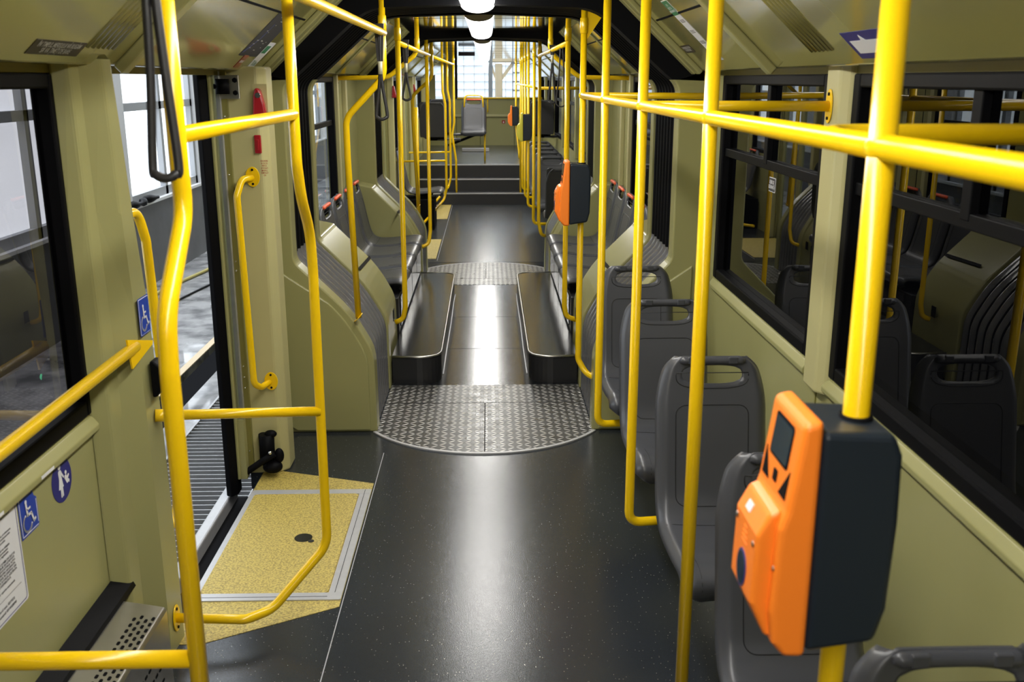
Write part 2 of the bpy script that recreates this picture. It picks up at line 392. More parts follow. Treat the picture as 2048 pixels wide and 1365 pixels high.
def sill(side, y0, y1, a=HW, z=.85):
    MB().prism([(X(a+.0, side), z-.05), (X(a-.022, side), z-.035), (X(a-.022, side), z-.02), (X(a-.004, side), z+.004), (X(a+.02, side), z+.004), (X(a+.02, side), z-.05)], 'y', y0, y1).build('trim_8', 'cream', kind=ST, bevel=.003)

# right, near section
wall_piece(1, -2.6, 4.75, 0, .86); wall_piece(1, -2.6, 4.75, 1.765, 2.2, 'olive')
wall_piece(1, 4.45, 4.75, .86, 1.765)
sill(1, -2.6, 2.86); sill(1, 3.05, 4.45)
MB().prism([(X(HW+.02), 2.84), (X(HW-.01), 2.85), (X(HW-.035), 2.885), (X(HW-.035), 2.99), (X(HW-.012), 3.045), (X(HW+.02), 3.055)], 'z', .80, 1.80).build('trim_9', 'cream_light', kind=ST, bevel=.008)
window(1, 3.05, 4.45, n=1, mull=(3.75,), transom=1.435)
window(1, .55, 2.86, n=2, mull=(2.14,), transom=1.445)
window(1, -1.9, .35, n=3, transom=1.445, mull=(-.7,))
wall_piece(1, .35, .55, .86, 1.765); wall_piece(1, -2.6, -1.9, .86, 1.765)
MB().box(X(HW-.004), X(HW+.001), 2.955, 2.962, .02, .8).build('trim_9', 'olive', kind=ST)
# left, near section (door opening 2.9 .. 4.2)
wall_piece(-1, -2.6, 2.8, 0, .86); wall_piece(-1, -2.6, 4.75, 1.765, 2.2, 'olive'); wall_piece(-1, 4.2, 4.75, 0, 1.765)
wall_piece(-1, 2.58, 2.76, .86, 1.765)
sill(-1, -2.6, 2.57)
window(-1, .55, 2.60, n=4, gl='glass_left'); window(-1, -1.9, .35, n=5, gl='glass_left')
wall_piece(-1, .35, .55, .86, 1.765); wall_piece(-1, -2.6, -1.9, .86, 1.765)
pl_ = [(-1.10, 2.56), (-1.055, 2.575), (-1.045, 2.61), (-1.0, 2.655), (-.995, 2.705), (-1.02, 2.74), (-1.10, 2.76)]
rows = []
for z, dy in ((0, .135), (.35, .135), (.7, .125), (1.1, .10), (1.4, .05), (1.80, 0)): rows.append([(x, y+dy*(k/6.0 if k < 4 else 1), z) for k, (x, y) in enumerate(pl_)])
MB().grid(rows, smooth=False, closed_u=True).build('trim_10', 'cream', kind=ST, bevel=.008)
MB().prism([(-1.15, 4.2), (-1.08, 4.19), (-.955, 4.2), (-.925, 4.24), (-.925, 4.36), (-1.02, 4.42), (-1.15, 4.42)], 'z', 0, 1.80).build('trim_11', 'cream_light', kind=ST, bevel=.01)
MB().box(-1.10, -1.075, 4.17, 4.19, .02, 1.78).build('trim_11', 'olive', kind=ST)
MB().box(-1.115, -1.098, 4.15, 4.2, .0, 1.78).build('trim_11', 'alu', kind=ST)
for z in (.12, .42, .47, .52, .95, .99, 1.36, 1.6): MB().ellipsoid((-1.088, 4.168, z), .004, .003, .004, 8, 6).build('trim_12', 'chrome', kind=ST)
# middle module
for s in (-1, 1):
    wall_piece(s, 5.45, 8.5, 0, .86); wall_piece(s, 5.45, 8.5, 1.765, 2.2, 'olive'); wall_piece(s, 5.45, 6.05, .86, 1.765); wall_piece(s, 7.2, 8.5, .86, 1.765)
    window(s, 6.05, 7.2, n=6 if s < 0 else 7, transom=1.45, mull=(), gl='glass_clear' if s < 0 else 'glass')
    MB().box(X(HW-.03, s), X(HW, s), 7.2, 7.26, .86, 1.78).build('trim_13', 'cream_light', kind=ST, bevel=.004)
    MB().box(X(HW-.03, s), X(HW, s), 7.62, 7.70, .86, 1.78).build('trim_13', 'cream_light', kind=ST, bevel=.004)
    MB().box(X(HW-.004, s), X(HW, s), 7.40, 7.405, .86, 1.78).build('trim_13', 'black', kind=ST)
# rear section
for s in (-1, 1):
    wall_piece(s, 9.05, 19.05, 1.765, 2.2, 'olive')
wall_piece(1, 9.05, 19.05, 0, .9)
wl = [(9.05, 9.7), (10.95, 11.3), (12.15, 12.55), (14.0, 14.5)]
for y0, y1 in wl: wall_piece(-1, y0, y1, 0 if y0 != 11.3 else 0, 1.765)
wall_piece(-1, 11.3, 12.15, 0, .9); window(-1, 11.3, 12.15, n=8, z0=.9, gl='glass_clear')
wall_piece(-1, 14.5, 19.05, 0, 1.15); window(-1, 14.5, 16.6, n=9, z0=1.15, gl='glass_clear'); wall_piece(-1, 16.6, 17.0, 1.15, 1.765); window(-1, 17.0, 18.9, n=10, z0=1.15, gl='glass_clear')
for i, (y0, y1) in enumerate(((9.05, 9.5), (11.4, 11.55), (13.4, 13.55), (15.6, 15.75), (17.6, 17.75))): wall_piece(1, y0, y1, .9, 1.765)
for i, (y0, y1) in enumerate(((9.5, 11.4), (11.55, 13.4), (13.55, 15.6), (15.75, 17.6), (17.75, 19.0))):
    window(1, y0, y1, n=11+i, z0=.9, transom=1.45 if i < 3 else None, gl='glass')
    MB().box(X(HW-.05), X(HW), y0-.14, y0-.01, .85, 1.78).build('trim_14', 'cream', kind=ST, bevel=.01)
for y in (9.62, 10.98, 12.48, 14.0, 14.4, 16.8): MB().box(X(-HW), X(-HW+.07), y, y+.09, 0, 1.78).build('trim_14', 'cream_light', kind=ST, bevel=.01)
# doors of the rear section: glazed leaves
for i, (y0, y1) in enumerate(((9.7, 10.95), (12.55, 14.0))):
    d = MB()
    for k in range(2):
        ya = y0+(y1-y0)*k/2; yb = y0+(y1-y0)*(k+1)/2
        d.box(X(-HW-.02), X(-HW-.05), ya, ya+.06, 0, 1.76).box(X(-HW-.02), X(-HW-.05), yb-.06, yb, 0, 1.76).box(X(-HW-.02), X(-HW-.05), ya, yb, 0, .12).box(X(-HW-.02), X(-HW-.05), ya, yb, 1.68, 1.76)
    dd = d.build('door_%d' % (i+1), 'cream', kind=ST)
    MB().box(X(-HW-.033), X(-HW-.038), y0+.03, y1-.03, .1, 1.7).build('door_glass', 'glass_clear', dd)
# rear end wall
RY = 19.0
MB().box(X(-HW), X(HW), RY, RY+.06, 0, 1.385).build('wall_far', 'cream', kind=ST)
MB().box(X(-HW), X(-.96), RY, RY+.06, 1.385, 2.2).box(X(-.80), X(-.56), RY, RY+.06, 1.385, 2.2).build('wall_far', 'olive', kind=ST)
MB().box(X(-.96), X(-.80), RY+.02, RY+.026, 1.385, 2.2).build('window_17', 'glass_clear', kind=ST)
MB().box(X(-.56), X(1.0), RY, RY+.06, 2.13, 2.25).build('wall_far', 'black', kind=ST)
MB().box(X(1.0), X(HW), RY, RY+.06, 1.385, 2.2).build('wall_far', 'black', kind=ST)
MB().box(X(-.62), X(HW), RY-.06, RY, 1.06, 1.10).build('trim_15', 'cream_light', kind=ST)
for x in (-.6, -.15, .5): MB().box(x, x+.008, RY-.004, RY, .53, 1.06).build('trim_15', 'black', kind=ST)
rw = MB().box(X(-.58), X(-.54), RY-.02, RY+.03, 1.385, 2.13).box(X(-.56), X(1.0), RY-.02, RY+.03, 1.385, 1.41).build('window_16', 'black', kind=ST)
MB().box(X(-.55), X(1.0), RY+.01, RY+.016, 1.4, 2.14).build('glass_pane', 'glass_clear', rw)
# cab partition behind the camera
MB().box(X(-HW), X(HW), -2.66, -2.6, 0, 2.2).build('wall_near', 'olive', kind=ST)

# portals, bellows, shrouds ---------------------------------------------------
HALF = [(.55, 0), (.555, .42), (.66, .615), (.93, .885), (.93, 1.72), (.86, 1.775), (.53, 2.065), (0, 2.085)]
def contour(off=0.0, zoff=0.0, fine=5):
    p = fillet([(a, z, 0) for a, z in HALF], [0, .25, .9, .07, .12, .3, .25, 0], fine)
    out = []
    for i, q in enumerate(p):
        t = (p[min(i+1, len(p)-1)]-p[max(i-1, 0)]).normalized(); n = Vector((t.y, -t.x, 0))
        out.append((q.x+n.x*off, q.y+n.y*off if q.y > .02 else q.y))
    return out
def ring(off=0.0):
    c = contour(off)
    return [(X(a, 1), z) for a, z in c]+[(X(a, -1), z) for a, z in reversed(c[:-1])]
def portal(y0, y1, n, mt='cream'):
    """trim frame between contour and body, one per side, with a rounded lip"""
    for s in (-1, 1):
        c = contour(0)
        poly = [(X(a, s), z) for a, z in c if z <= 1.76]
        poly += [(X(HW+.02, s), 1.80), (X(HW+.02, s), 0)]
        MB().prism(poly, 'y', y0, y1, smooth=False).build('trim_%d' % n, mt, kind=ST, bevel=.007)
        top = [(X(a, s), z) for a, z in c if z >= 1.74]
        top += [(X(0, s), 2.24), (X(HW+.02, s), 2.24), (X(HW+.02, s), 1.74)]
        MB().prism(top, 'y', y0, y1).build('trim_%d' % n, 'blackmat', kind=ST)
portal(4.73, 4.84, 16); portal(5.44, 5.53, 17); portal(8.42, 8.50, 18); portal(9.05, 9.14, 19)
def bellows(y0, y1, n, label):
    rows = []; N = n*12
    for i in range(N+1):
        t = i/N; y = y0+(y1-y0)*t; ph = (t*n) % 1.0
        off = .006+.060*(1-abs(math.sin(PI*ph))**.5)
        rows.append([(x, y, z) for x, z in ring(off)])
    o = MB().grid(rows).build('articulation_bellows', 'bellows'); tag(o, label, 'bellows')
    o.data.materials.append(M['black'])  # black slot paints in shade: rib valleys and the less lit upper part
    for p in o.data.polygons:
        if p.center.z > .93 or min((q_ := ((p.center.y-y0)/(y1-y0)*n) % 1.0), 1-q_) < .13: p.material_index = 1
    return o
bellows(4.84, 5.44, 7, 'ribbed grey rubber bellows of the nearer articulation joint')
bellows(8.50, 9.05, 7, 'ribbed grey rubber bellows of the farther articulation joint, beyond the side benches')
# inset olive panels on the near portal
for s in (-1, 1):
    c = [(a+.03, z-.012) for a, z in contour(0) if .03 < z <= .86]
    c = [(c[0][0], .012)]+c+[(HW-.045, .86)]+[(HW-.045, .10), (HW-.06, .05), (HW-.12, .012)]
    o = MB().prism([(X(a, s), z) for a, z in c], 'y', 4.716, 4.732).build('joint_cover', 'cream', bevel=.006)
    tag(o, ('cream cover panel with slanted shoulder %s' % ('beside the open left door' if s < 0 else 'behind the right row of seats')), 'panel', 'cover panels')
# shrouds of the middle module
def shroud(y0, y1, s, lab):
    c = contour(.0)
    prof = [(a, z) for a, z in c if z <= .885]
    k = .0
    poly = [(X(a+.012, s), z) for a, z in prof]+[(X(HW-.03, s), .905), (X(HW+.01, s), .905), (X(HW+.01, s), 0)]
    r = thing('joint_shroud', lab, 'shroud', (0, 0, 0), 0, 'joint shrouds')
    MB().prism(poly, 'y', y0, y1, smooth=False).build('shell', 'cream', r, bevel=.03, seg=4)
    ym = (y0+y1)/2
    # narrow seam cut in the slope and a black finger slot
    MB().add([(X(.72, s), ym-.2, .675), (X(.72, s)+s*.012, ym-.2, .690), (X(.71, s)+s*.012, y1-.03, .681), (X(.71, s), y1-.03, .666)], [(0, 1, 2, 3)]).build('seam', 'black', r)
    MB().box(X(.556, s), X(.552, s), ym-.06, ym+.0, .33, .40).build('finger_slot', 'black', r, bevel=.002)
    return r
shroud(5.535, 6.08, -1, 'cream shroud with sloping shoulder between near bellows and the left side bench')
shroud(5.535, 6.08, 1, 'cream shroud with sloping shoulder between near bellows and the right side bench')
shroud(8.14, 8.41, -1, 'cream shroud at far end of the left side bench')
shroud(8.14, 8.41, 1, 'cream shroud at far end of the right side bench')

# turntable plates
def turntable(cy, y0, y1, far, lab):
    r = thing('turntable_plate', lab, 'floor plate', (0, 0, 0), 0, 'turntable floor plates')
    R = .655 if not far else .655; cx = X(0); pts = []
    N = 40
    if not far:
        a0 = math.asin(min(1, .553/R))
        arc = [(cx+R*math.sin(-a0+2*a0*k/N), cy-R*math.cos(-a0+2*a0*k/N)) for k in range(N+1)]
        pts = arc+[(cx+.55, y1), (cx-.55, y1)]
    else:
        a0 = math.asin(min(1, .553/R))
        arc = [(cx+R*math.sin(a0-2*a0*k/N), cy+R*math.cos(a0-2*a0*k/N)) for k in range(N+1)]
        pts = arc+[(cx-.55, y0), (cx+.55, y0)]
    MB().prism(pts, 'z', 0, .006).build('tread_plate', 'tread', r)
    sg = -1 if not far else 1
    rim = []
    out = [(cx+(R+.022)*math.sin(-a0+2*a0*k/N), cy+sg*(R+.022)*math.cos(-a0+2*a0*k/N)) for k in range(N+1)]
    inn = [(cx+(R+.004)*math.sin(-a0+2*a0*k/N), cy+sg*(R+.004)*math.cos(-a0+2*a0*k/N)) for k in range(N+1)]
    MB().prism(out+inn[::-1], 'z', 0, .007).build('rim_strip', 'alu', r)
    ys = (5.16, 5.17) if not far else (8.66, 8.67)
    MB().box(cx-.55, cx+.55, ys[0], ys[0]+.005, .006, .0066).build('joint_gap', 'black', r)
    if not far: MB().box(cx-.003, cx+.003, cy-R+.005, ys[0], .006, .0066).build('joint_gap', 'black', r)
    else: MB().box(cx-.003, cx+.003, ys[1], cy+R-.005, .006, .0066).build('joint_gap', 'black', r)
    return r
turntable(5.075, 0, 5.49, False, 'rounded steel tread plate in the floor nearest the camera')
turntable(8.80, 8.40, 0, True, 'rounded steel tread plate in the floor beyond the foot platforms')

# foot platforms and benches of the middle module
for s, nm in ((-1, 'left'), (1, 'right')):
    r = thing('foot_platform', 'low dark vinyl platform with steel edge along the %s side bench' % nm, 'platform', (0, 0, 0), 0, 'foot platforms')
    o2 = [(X(.548, s), 5.53), (X(.262, s), 5.53), (X(.262, s), 8.12), (X(.548, s), 8.12)]
    f = [(p.x, p.y) for p in fillet([(a, b, 0) for a, b in o2], [0, .20, .16, 0], 8)]
    f[0] = (X(.56, s), 5.60)
    f = [(X(.548, s), 5.545)]+f[1:-1]+[(X(.548, s), 8.12)]
    MB().prism(f, 'z', 0, .155).build('side_skirt', 'riser', r)
    MB().prism(f, 'z', .155, .168).build('top', 'vinyl_wet', r)
    MB().tube([(a, b, .166) for a, b in f], .0075, 8).build('edge_strip', 'steel', r)
    g = [(X(.262, s)-s*.006, y, .006) for y in (5.72, 6.3, 7.0, 7.7, 8.0)]
    MB().tube([(x+random.uniform(-.003, .003), y, z) for x, y, z in g], .004, 6).build('sealant_bead', 'white', r)
    b = thing('seat_bench', 'dark bench base under the four side-facing seats on the %s' % nm, 'bench', (0, 0, 0), 0, 'bench bases')
    MB().box(X(.552, s), X(HW-.004, s), 6.09, 8.12, 0, .40).build('base', 'riser', b, bevel=.006)
    for k, y in enumerate((6.2, 6.68, 7.17, 7.66)):
        MB().box(X(.552, s), X(.546, s), y, y+.455, .19, .385).build('access_panel', 'vinyl_wet', b, bevel=.002)

# ================================================================ CEILING LAMPS
def lamp(y0, y1, label, grp):
    r = thing('ceiling_light', label, 'ceiling light', (X(-.02), y0, CEIL_Z), 0, grp); L = y1-y0
    N = 14
    prof = [(.080*math.cos(PI*k/N), -.020-.046*math.sin(PI*k/N)**.8) for k in range(N+1)]
    rows = [[(x, y, z) for x, z in prof] for y in (0.012, L-.012)]
    m = MB().grid(rows)
    for y in (0.012, L-.012): m.add([(x, y, z) for x, z in prof], [tuple(range(N+1))])
    m.build('diffuser', 'lamp', r)
    MB().box(-.085, .085, 0, L, -.020, 0).build('housing', 'alu', r)
    for y in (0, L-.012):
        MB().prism([(x*1.03, z*1.02) for x, z in prof], 'y', y, y+.012).build('end_cap', 'alu', r)
NL = ['above the camera aisle, behind', 'above the front aisle']
k = 0
for y in (-2.55, -1.30, -.05, 1.20, 2.45, 3.70):
    nm = ['hindmost', 'second', 'third', 'fourth', 'fifth', 'last'][k]
    lamp(y, y+1.2, 'long white ceiling light, nearest in view, ending at the first black bellows arch' if k == 5 else 'long white ceiling light over the near aisle, %s of six' % nm, 'ceiling lights'); k += 1
for y, d in ((5.6, 'just beyond the first black bellows arch'), (6.85, 'just before the second black bellows arch')): lamp(y, y+1.2, 'long white ceiling light %s' % d, 'ceiling lights')
for i, y in enumerate((9.15, 10.4, 11.65, 12.9, 14.15, 15.4, 16.65)):
    lamp(y, y+1.2, 'white ceiling light of the rear car, %s beyond the second arch' % ['first', 'second', 'third', 'fourth', 'fifth', 'sixth', 'farthest'][i], 'ceiling lights')

# ================================================================ SEATS
def catmull(P, n):
    out = []; P = [Vector((*p, 0)) for p in P]
    for i in range(len(P)-1):
        p0 = P[max(i-1, 0)]; p1 = P[i]; p2 = P[i+1]; p3 = P[min(i+2, len(P)-1)]
        for k in range(n):
            t = k/n; out.append(.5*((2*p1)+(-p0+p2)*t+(2*p0-5*p1+4*p2-p3)*t*t+(-p0+3*p1-3*p2+p3)*t**3))
    out.append(P[-1]); return out
PROF = catmull([(-.405, .375), (-.432, .405), (-.437, .440), (-.415, .465), (-.36, .474), (-.25, .460), (-.13, .452), (-.055, .458), (-.015, .49), (.008, .55), (.030, .65), (.052, .755), (.074, .85), (.092, .93)], 10)
ARC = [0]
for i in range(1, len(PROF)): ARC.append(ARC[-1]+(PROF[i]-PROF[i-1]).length)
SL = ARC[-1]
def prof_at(s):
    s = max(0, min(SL, s))
    for i in range(1, len(ARC)):
        if ARC[i] >= s:
            t = (s-ARC[i-1])/max(1e-9, ARC[i]-ARC[i-1]); p = PROF[i-1].lerp(PROF[i], t); d = (PROF[i]-PROF[i-1]).normalized(); break
    return p, d
def hw(s):
    e = SL-s
    if e < .17:
        t = 1-e/.17; w = .172-.038*t**2
        if e < .045: w -= .022*(1-e/.045)**2
        return w
    if s < .06: return .172-.03*(1-s/.06)**2
    return .172
def surf(x, s, off=0.0):
    p, d = prof_at(s); w = hw(s); u = abs(x)/w
    n = Vector((-d.y, d.x))                    # towards the sitter
    if n.y < 0 and n.x > 0: n = -n
    o = off
    if u > .80: o -= .030*((u-.80)/.20)**2
    back = max(0, min(1, (s-.5)/.1))
    o -= .010*(1-u*u)*(1-.3*back) if u < 1 else 0
    return Vector((x, p.x+n.x*o, p.y+n.y*o))
HC, HWX, HHY = SL-.056, .094, .028
def shell(nu, nv):
    rows = []
    for j in range(nv+1):
        s = SL*j/nv; w = hw(s); rows.append([[w*(2*i/nu-1), s] for i in range(nu+1)])
    def inside(x, s): return (abs(x)/HWX)**3.2+(abs(s-HC)/HHY)**2.6 < 1
    kill = set()
    for j in range(nv):
        for i in range(nu):
            q = [rows[j][i], rows[j][i+1], rows[j+1][i+1], rows[j+1][i]]
            if inside(sum(a[0] for a in q)/4, sum(a[1] for a in q)/4): kill.add((j, i))
    for j in range(nv+1):
        for i in range(nu+1):
            adj = [(j-1, i-1), (j-1, i), (j, i-1), (j, i)]
            k_ = sum(a in kill for a in adj)
            if 0 < k_ < 4:
                x, s = rows[j][i]; dx, ds = x/HWX, (s-HC)/HHY
                f = (abs(dx)**3.2+abs(ds)**2.6)
                lo, hi = .2, 4
                for _ in range(30):
                    m_ = (lo+hi)/2
                    if (abs(dx*m_)**3.2+abs(ds*m_)**2.6) < 1: lo = m_
                    else: hi = m_
                rows[j][i] = [x*lo, HC+(s-HC)*lo]
    mb = MB(); base = 0
    mb.v = [tuple(surf(x, s)) for r in rows for x, s in r]
    for j in range(nv):
        for i in range(nu):
            if (j, i) in kill: continue
            a = j*(nu+1)+i; mb.f.append((a, a+1, a+nu+2, a+nu+1)); mb.sm.append(True)
    return mb
SHELL_HI = SHELL_LO = None
def make_seat(loc, rz, label, group, orange, backplate=False, wide=1.0, arms=True, lo=False, armlen=.36, armside=1, name='tram_chair', legs=False):
    r = thing(name, label, 'seat', loc, rz, group); r.scale = (wide, 1, 1)
    sh = (shell(26, 50) if lo else shell(44, 96)).build('shell', 'seat', r)
    md = sh.modifiers.new('thick', 'SOLIDIFY'); md.thickness = .012; md.offset = -1; md.use_even_offset = False
    g = MB().tube([surf(x, SL-.013, .004) for x in [-.10+.2*k/16 for k in range(17)]], [.006]+[.0125]*15+[.006], 12)
    gr = g.build('handle_grip', 'grip_or' if orange else 'grip', r)
    if orange: gr['label'] = 'orange-red handle grip'
    if not lo:
        for x in (-.062, .062):
            p = surf(x, SL-.013, .012); MB().box(p.x-.014, p.x+.014, p.y-.006, p.y+.004, p.z-.010, p.z+.012).build('grip_clip', 'grip', r, bevel=.003)
    # moulded outline of the back pad, crease over the seat
    s0, s1, wx, rr = SL-.46, SL-.150, .112, .03
    line = []
    for (cx, cy, a0) in ((wx-rr, s1-rr, 0), (-(wx-rr), s1-rr, 90), (-(wx-rr), s0+rr, 180), (wx-rr, s0+rr, 270)):
        for k in range(7):
            a = math.radians(a0+15*k); line.append((cx+rr*math.cos(a), cy+rr*math.sin(a)))
    dense = []
    for i in range(len(line)):
        a, b = line[i], line[(i+1) % len(line)]; n = max(1, int(math.hypot(a[0]-b[0], a[1]-b[1])/.02))
        for k in range(n): dense.append((a[0]+(b[0]-a[0])*k/n, a[1]+(b[1]-a[1])*k/n))
    MB().tube([surf(x, s, .0002) for x, s in dense], .0014, 6, closed=True).build('pad_outline', 'groove', r)
    MB().tube([surf(x, SL-.525, .0002) for x in [-.15+.3*k/14 for k in range(15)]], .0014, 6).build('crease', 'groove', r)
    for q in (-1, 1): MB().tube([surf(.118*q, .06+.2*k/8, .0002) for k in range(9)], .0012, 6).build('side_crease', 'groove', r)
    m = MB()
    # rim line round the hand hole
    hl = []
    for k in range(40):
        a = 2*PI*k/40; c_, s_ = math.cos(a), math.sin(a)
        hl.append((1.19*HWX*math.copysign(abs(c_)**.6, c_), HC-.004+1.38*HHY*math.copysign(abs(s_)**.75, s_)))
    m.tube([surf(max(-hw(s)+.004, min(hw(s)-.004, x)), min(s, SL-.004), .0002) for x, s in hl if s < HC+.01], .0014, 6)
    m.build('handle_outline', 'groove', r)
    MB().box(-.10, .10, -.30, -.08, .395, .43).box(-.05, .05, -.24, -.14, .37, .40).build('mounting_bracket', 'black', r, bevel=.006)
    if backplate:
        MB().prism([(x, z) for x, z in rrect(.165, .25, .03, 5, 0, .68)], 'y', .085, .10).build('back_plate', 'seat_dark', r, bevel=.006)
        MB().box(-.12, .12, .02, .088, .47, .9).build('back_core', 'seat_dark', r)
    if arms:
        MB().tube([(-.02*armside, -.19, .385), (armside*armlen, -.19, .385)], .018, 10).tube([(0, -.27, .385), (armside*armlen, -.27, .385)], .014, 10).build('support_arm', 'grip', r)
    if legs:
        MB().tube([(0, -.19, 0), (0, -.19, .4)], .02, 10).build('pedestal', 'black', r)
    return r
seatY = [1.17, 1.96, 2.76, 3.56, 4.26]
lab = ['dark grey plastic seat at the lower right corner, only its handle in view', 'dark grey plastic seat behind the large orange ticket validator', 'dark grey plastic seat third from the camera along the right windows, wholly in view', 'dark grey plastic seat fourth from camera along the right windows', 'dark grey plastic seat fifth from the camera, against the right joint cover']
s0 = make_seat((.695, seatY[0], 0), 0, lab[0], 'single seats along the right windows', False)
for i in range(1, 5):
    c = copy_tree(s0); c.location = (.695-.006*i, seatY[i], 0); c['label'] = lab[i]
# side-facing seats of the middle module
ys = [6.42, 6.91, 7.40, 7.89]
words = ['nearest', 'second', 'third', 'farthest']
m0 = None
for side, nm in ((-1, 'left'), (1, 'right')):
    for i, y in enumerate(ys):
        if m0 is None:
            m0 = make_seat((0, 0, 0), 0, '', 'side-facing bench seats', True, wide=1.32, arms=False, lo=True); c = m0
        else: c = copy_tree(m0)
        c.location = (X(-.945 if side < 0 else .945), y, .03); c.rotation_euler = (0, 0, PI/2 if side < 0 else -PI/2)
        c['label'] = 'grey side-facing seat with orange grip on the %s bench, %s of four' % (nm, words[i])
# rear section, right row
f0 = None
for i, y in enumerate((10.72, 11.40, 12.08, 12.76, 13.44)):
    if f0 is None:
        f0 = make_seat((0, 0, 0), 0, '', 'seats in the right row of the rear car', False, wide=1.1, lo=True); c = f0
    else: c = copy_tree(f0)
    c.location = (.70, y, 0); c['label'] = 'dark grey seat in the right row of the rear car, %s beyond the black-backed one' % ['first', 'second', 'third', 'fourth', 'fifth'][i]
bp = make_seat((.74, 9.50, 0), PI, 'black-backed seat with orange grip just beyond the right far bellows', 'black-backed seats', True, backplate=True, wide=1.1, lo=True, armside=-1)
for loc, l in (((.80, 14.9, .52), 'black-backed seat with orange grip on the raised rear floor, right side'), ((-.80, 14.55, .50), 'black-backed seat with orange grip on the raised rear floor, left side nearer the camera'), ((-.74, 15.5, .52), 'black-backed seat with orange grip on the raised rear floor, left side farther back')):
    c = copy_tree(bp); c.location = loc; c['label'] = l
bp2 = make_seat((-.22, 15.7, .52), 0, 'grey seat facing the camera on the raised rear floor, with a yellow grab arch', 'rear deck seats', True, wide=1.15, lo=True, arms=False, name='tram_chair')
MB().tube(fillet([(-.13, .07, .80), (-.12, .10, .98), (.12, .10, .98), (.13, .07, .80)], .06), .011, 10).build('grab_arch', 'yellow', bp2)
MB().tube([(.15, -.3, 0), (.15, -.3, .43)], .012, 10).build('leg', 'yellow', bp2)
MB().tube([(-.35, -.05, .22), (.05, -.15, .40)], .02, 8).build('brace', 'black', bp2)
c = copy_tree(m0); c.location = (X(-.945), 11.95, .0); c.rotation_euler = (0, 0, PI/2); c['label'] = 'single side-facing grey seat with orange grip between the two rear-car doors'; c['group'] = 'single side seat in the rear car'
MB().box(X(-1.05), X(-.62), 11.65, 12.2, 0, .36).build('seat_bench', 'blackmat').name = 'seat_bench'
tag(bpy.data.objects['seat_bench.002'] if 'seat_bench.002' in bpy.data.objects else bpy.data.objects['seat_bench'], 'black box base under the single side-facing seat of the rear car', 'bench')

# ================================================================ HANDRAILS
RR = .0155
def flange_plate(c, n, w=.028, h=.05, t=.004):
    """oval flange at c with normal n (unit axis)"""
    n = Vector(n).normalized(); v = Vector((0, 0, 1)) if abs(n.z) < .7 else Vector((0, 1, 0)); u = v.cross(n).normalized()
    return MB().disc(c, u, v, w, h, t)
def flange(c, n, parent, w=.028, h=.05):
    f = flange_plate(c, n, w, h).build('mounting_flange', 'yellow', parent, bevel=.0015)
    n = Vector(n).normalized(); v = Vector((0, 0, 1)) if abs(n.z) < .7 else Vector((0, 1, 0)); u = v.cross(n).normalized()
    b = MB()
    for s in (-1, 1): b.disc(Vector(c)+v*s*h*.7+n*.004, u, v, .005, .005, .003, 10)
    b.build('bolt', 'blackmat', f); return f
def ceil_socket(x, y, parent, z=None):
    z = CEIL_Z if z is None else z
    return MB().tube([(x, y, z-.16), (x, y, z-.155), (x, y, z-.09), (x, y, z-.085)], [RR+.001, RR+.004, RR+.004, RR+.001], 14).build('socket', 'yellow', parent)

RX = .465
g = thing('handrail_frame', 'yellow welded rail grid of five uprights beside the right window seats', 'handrail', (RX, 3.0, 0))
def G(p): return (p[0]-RX, p[1]-3.0, p[2])
YP = [1.16, 2.075, 2.995, 3.96, 4.90]
for i, y in enumerate(YP):
    if i == 0: pts = [(RX, y, 2.16), (RX, y, .0)]
    elif i == 1: pts = [(RX, y, 2.16), (RX, y, .0)]
    elif i == 4: pts = fillet([(RX, y, 2.16), (RX, y, .33), (RX+.04, y-.02, .26), (RX+.13, 4.72, .25)], .06)
    else: pts = fillet([(RX, y, 2.16), (RX, y, .40), (RX, y, .31), (RX+.15, y+.02, .31)], .09, 8)
    MB().tube([G(p) for p in pts], RR if i else RR+.001, 20).build('upright', 'yellow', g)
MB().tube([G((RX, .2, 1.672)), G((RX, 4.90, 1.672))], RR, 20).build('long_rail', 'yellow', g)
for i, (y, xe, ye) in enumerate(((1.43, HW-.03, 1.43), (2.99, X(HW-.035), 2.95), (4.88, HW-.05, 4.70))):
    pts = [G((RX, y, 1.672)), G((xe, ye if i == 1 else ye, 1.672))]
    if i == 0: pts = [G(p) for p in fillet([(RX, y-.10, 1.672), (RX+.03, y-.005, 1.672), (xe, y, 1.672)], .08)]
    MB().tube(pts, RR, 20).build('cross_rail', 'yellow', g)
    if i == 1: flange(G((xe-.001, ye, 1.672)), (-1, 0, 0), g)
for i, y in enumerate(YP):   # weld beads
    MB().ellipsoid(G((RX, y, 1.672)), .0205, .0205, .0205, 16, 8).build('weld', 'yellow', g)
ceil_socket(0, YP[4]-3, g)
MB().prism([(RX+.012, 2.16), (RX+.012, 1.93), (RX+.10, 2.06), (RX+.10, 2.16)], 'y', 4.895, 4.903).build('gusset_plate', 'yellow', g).location = (-RX, -3.0, 0)

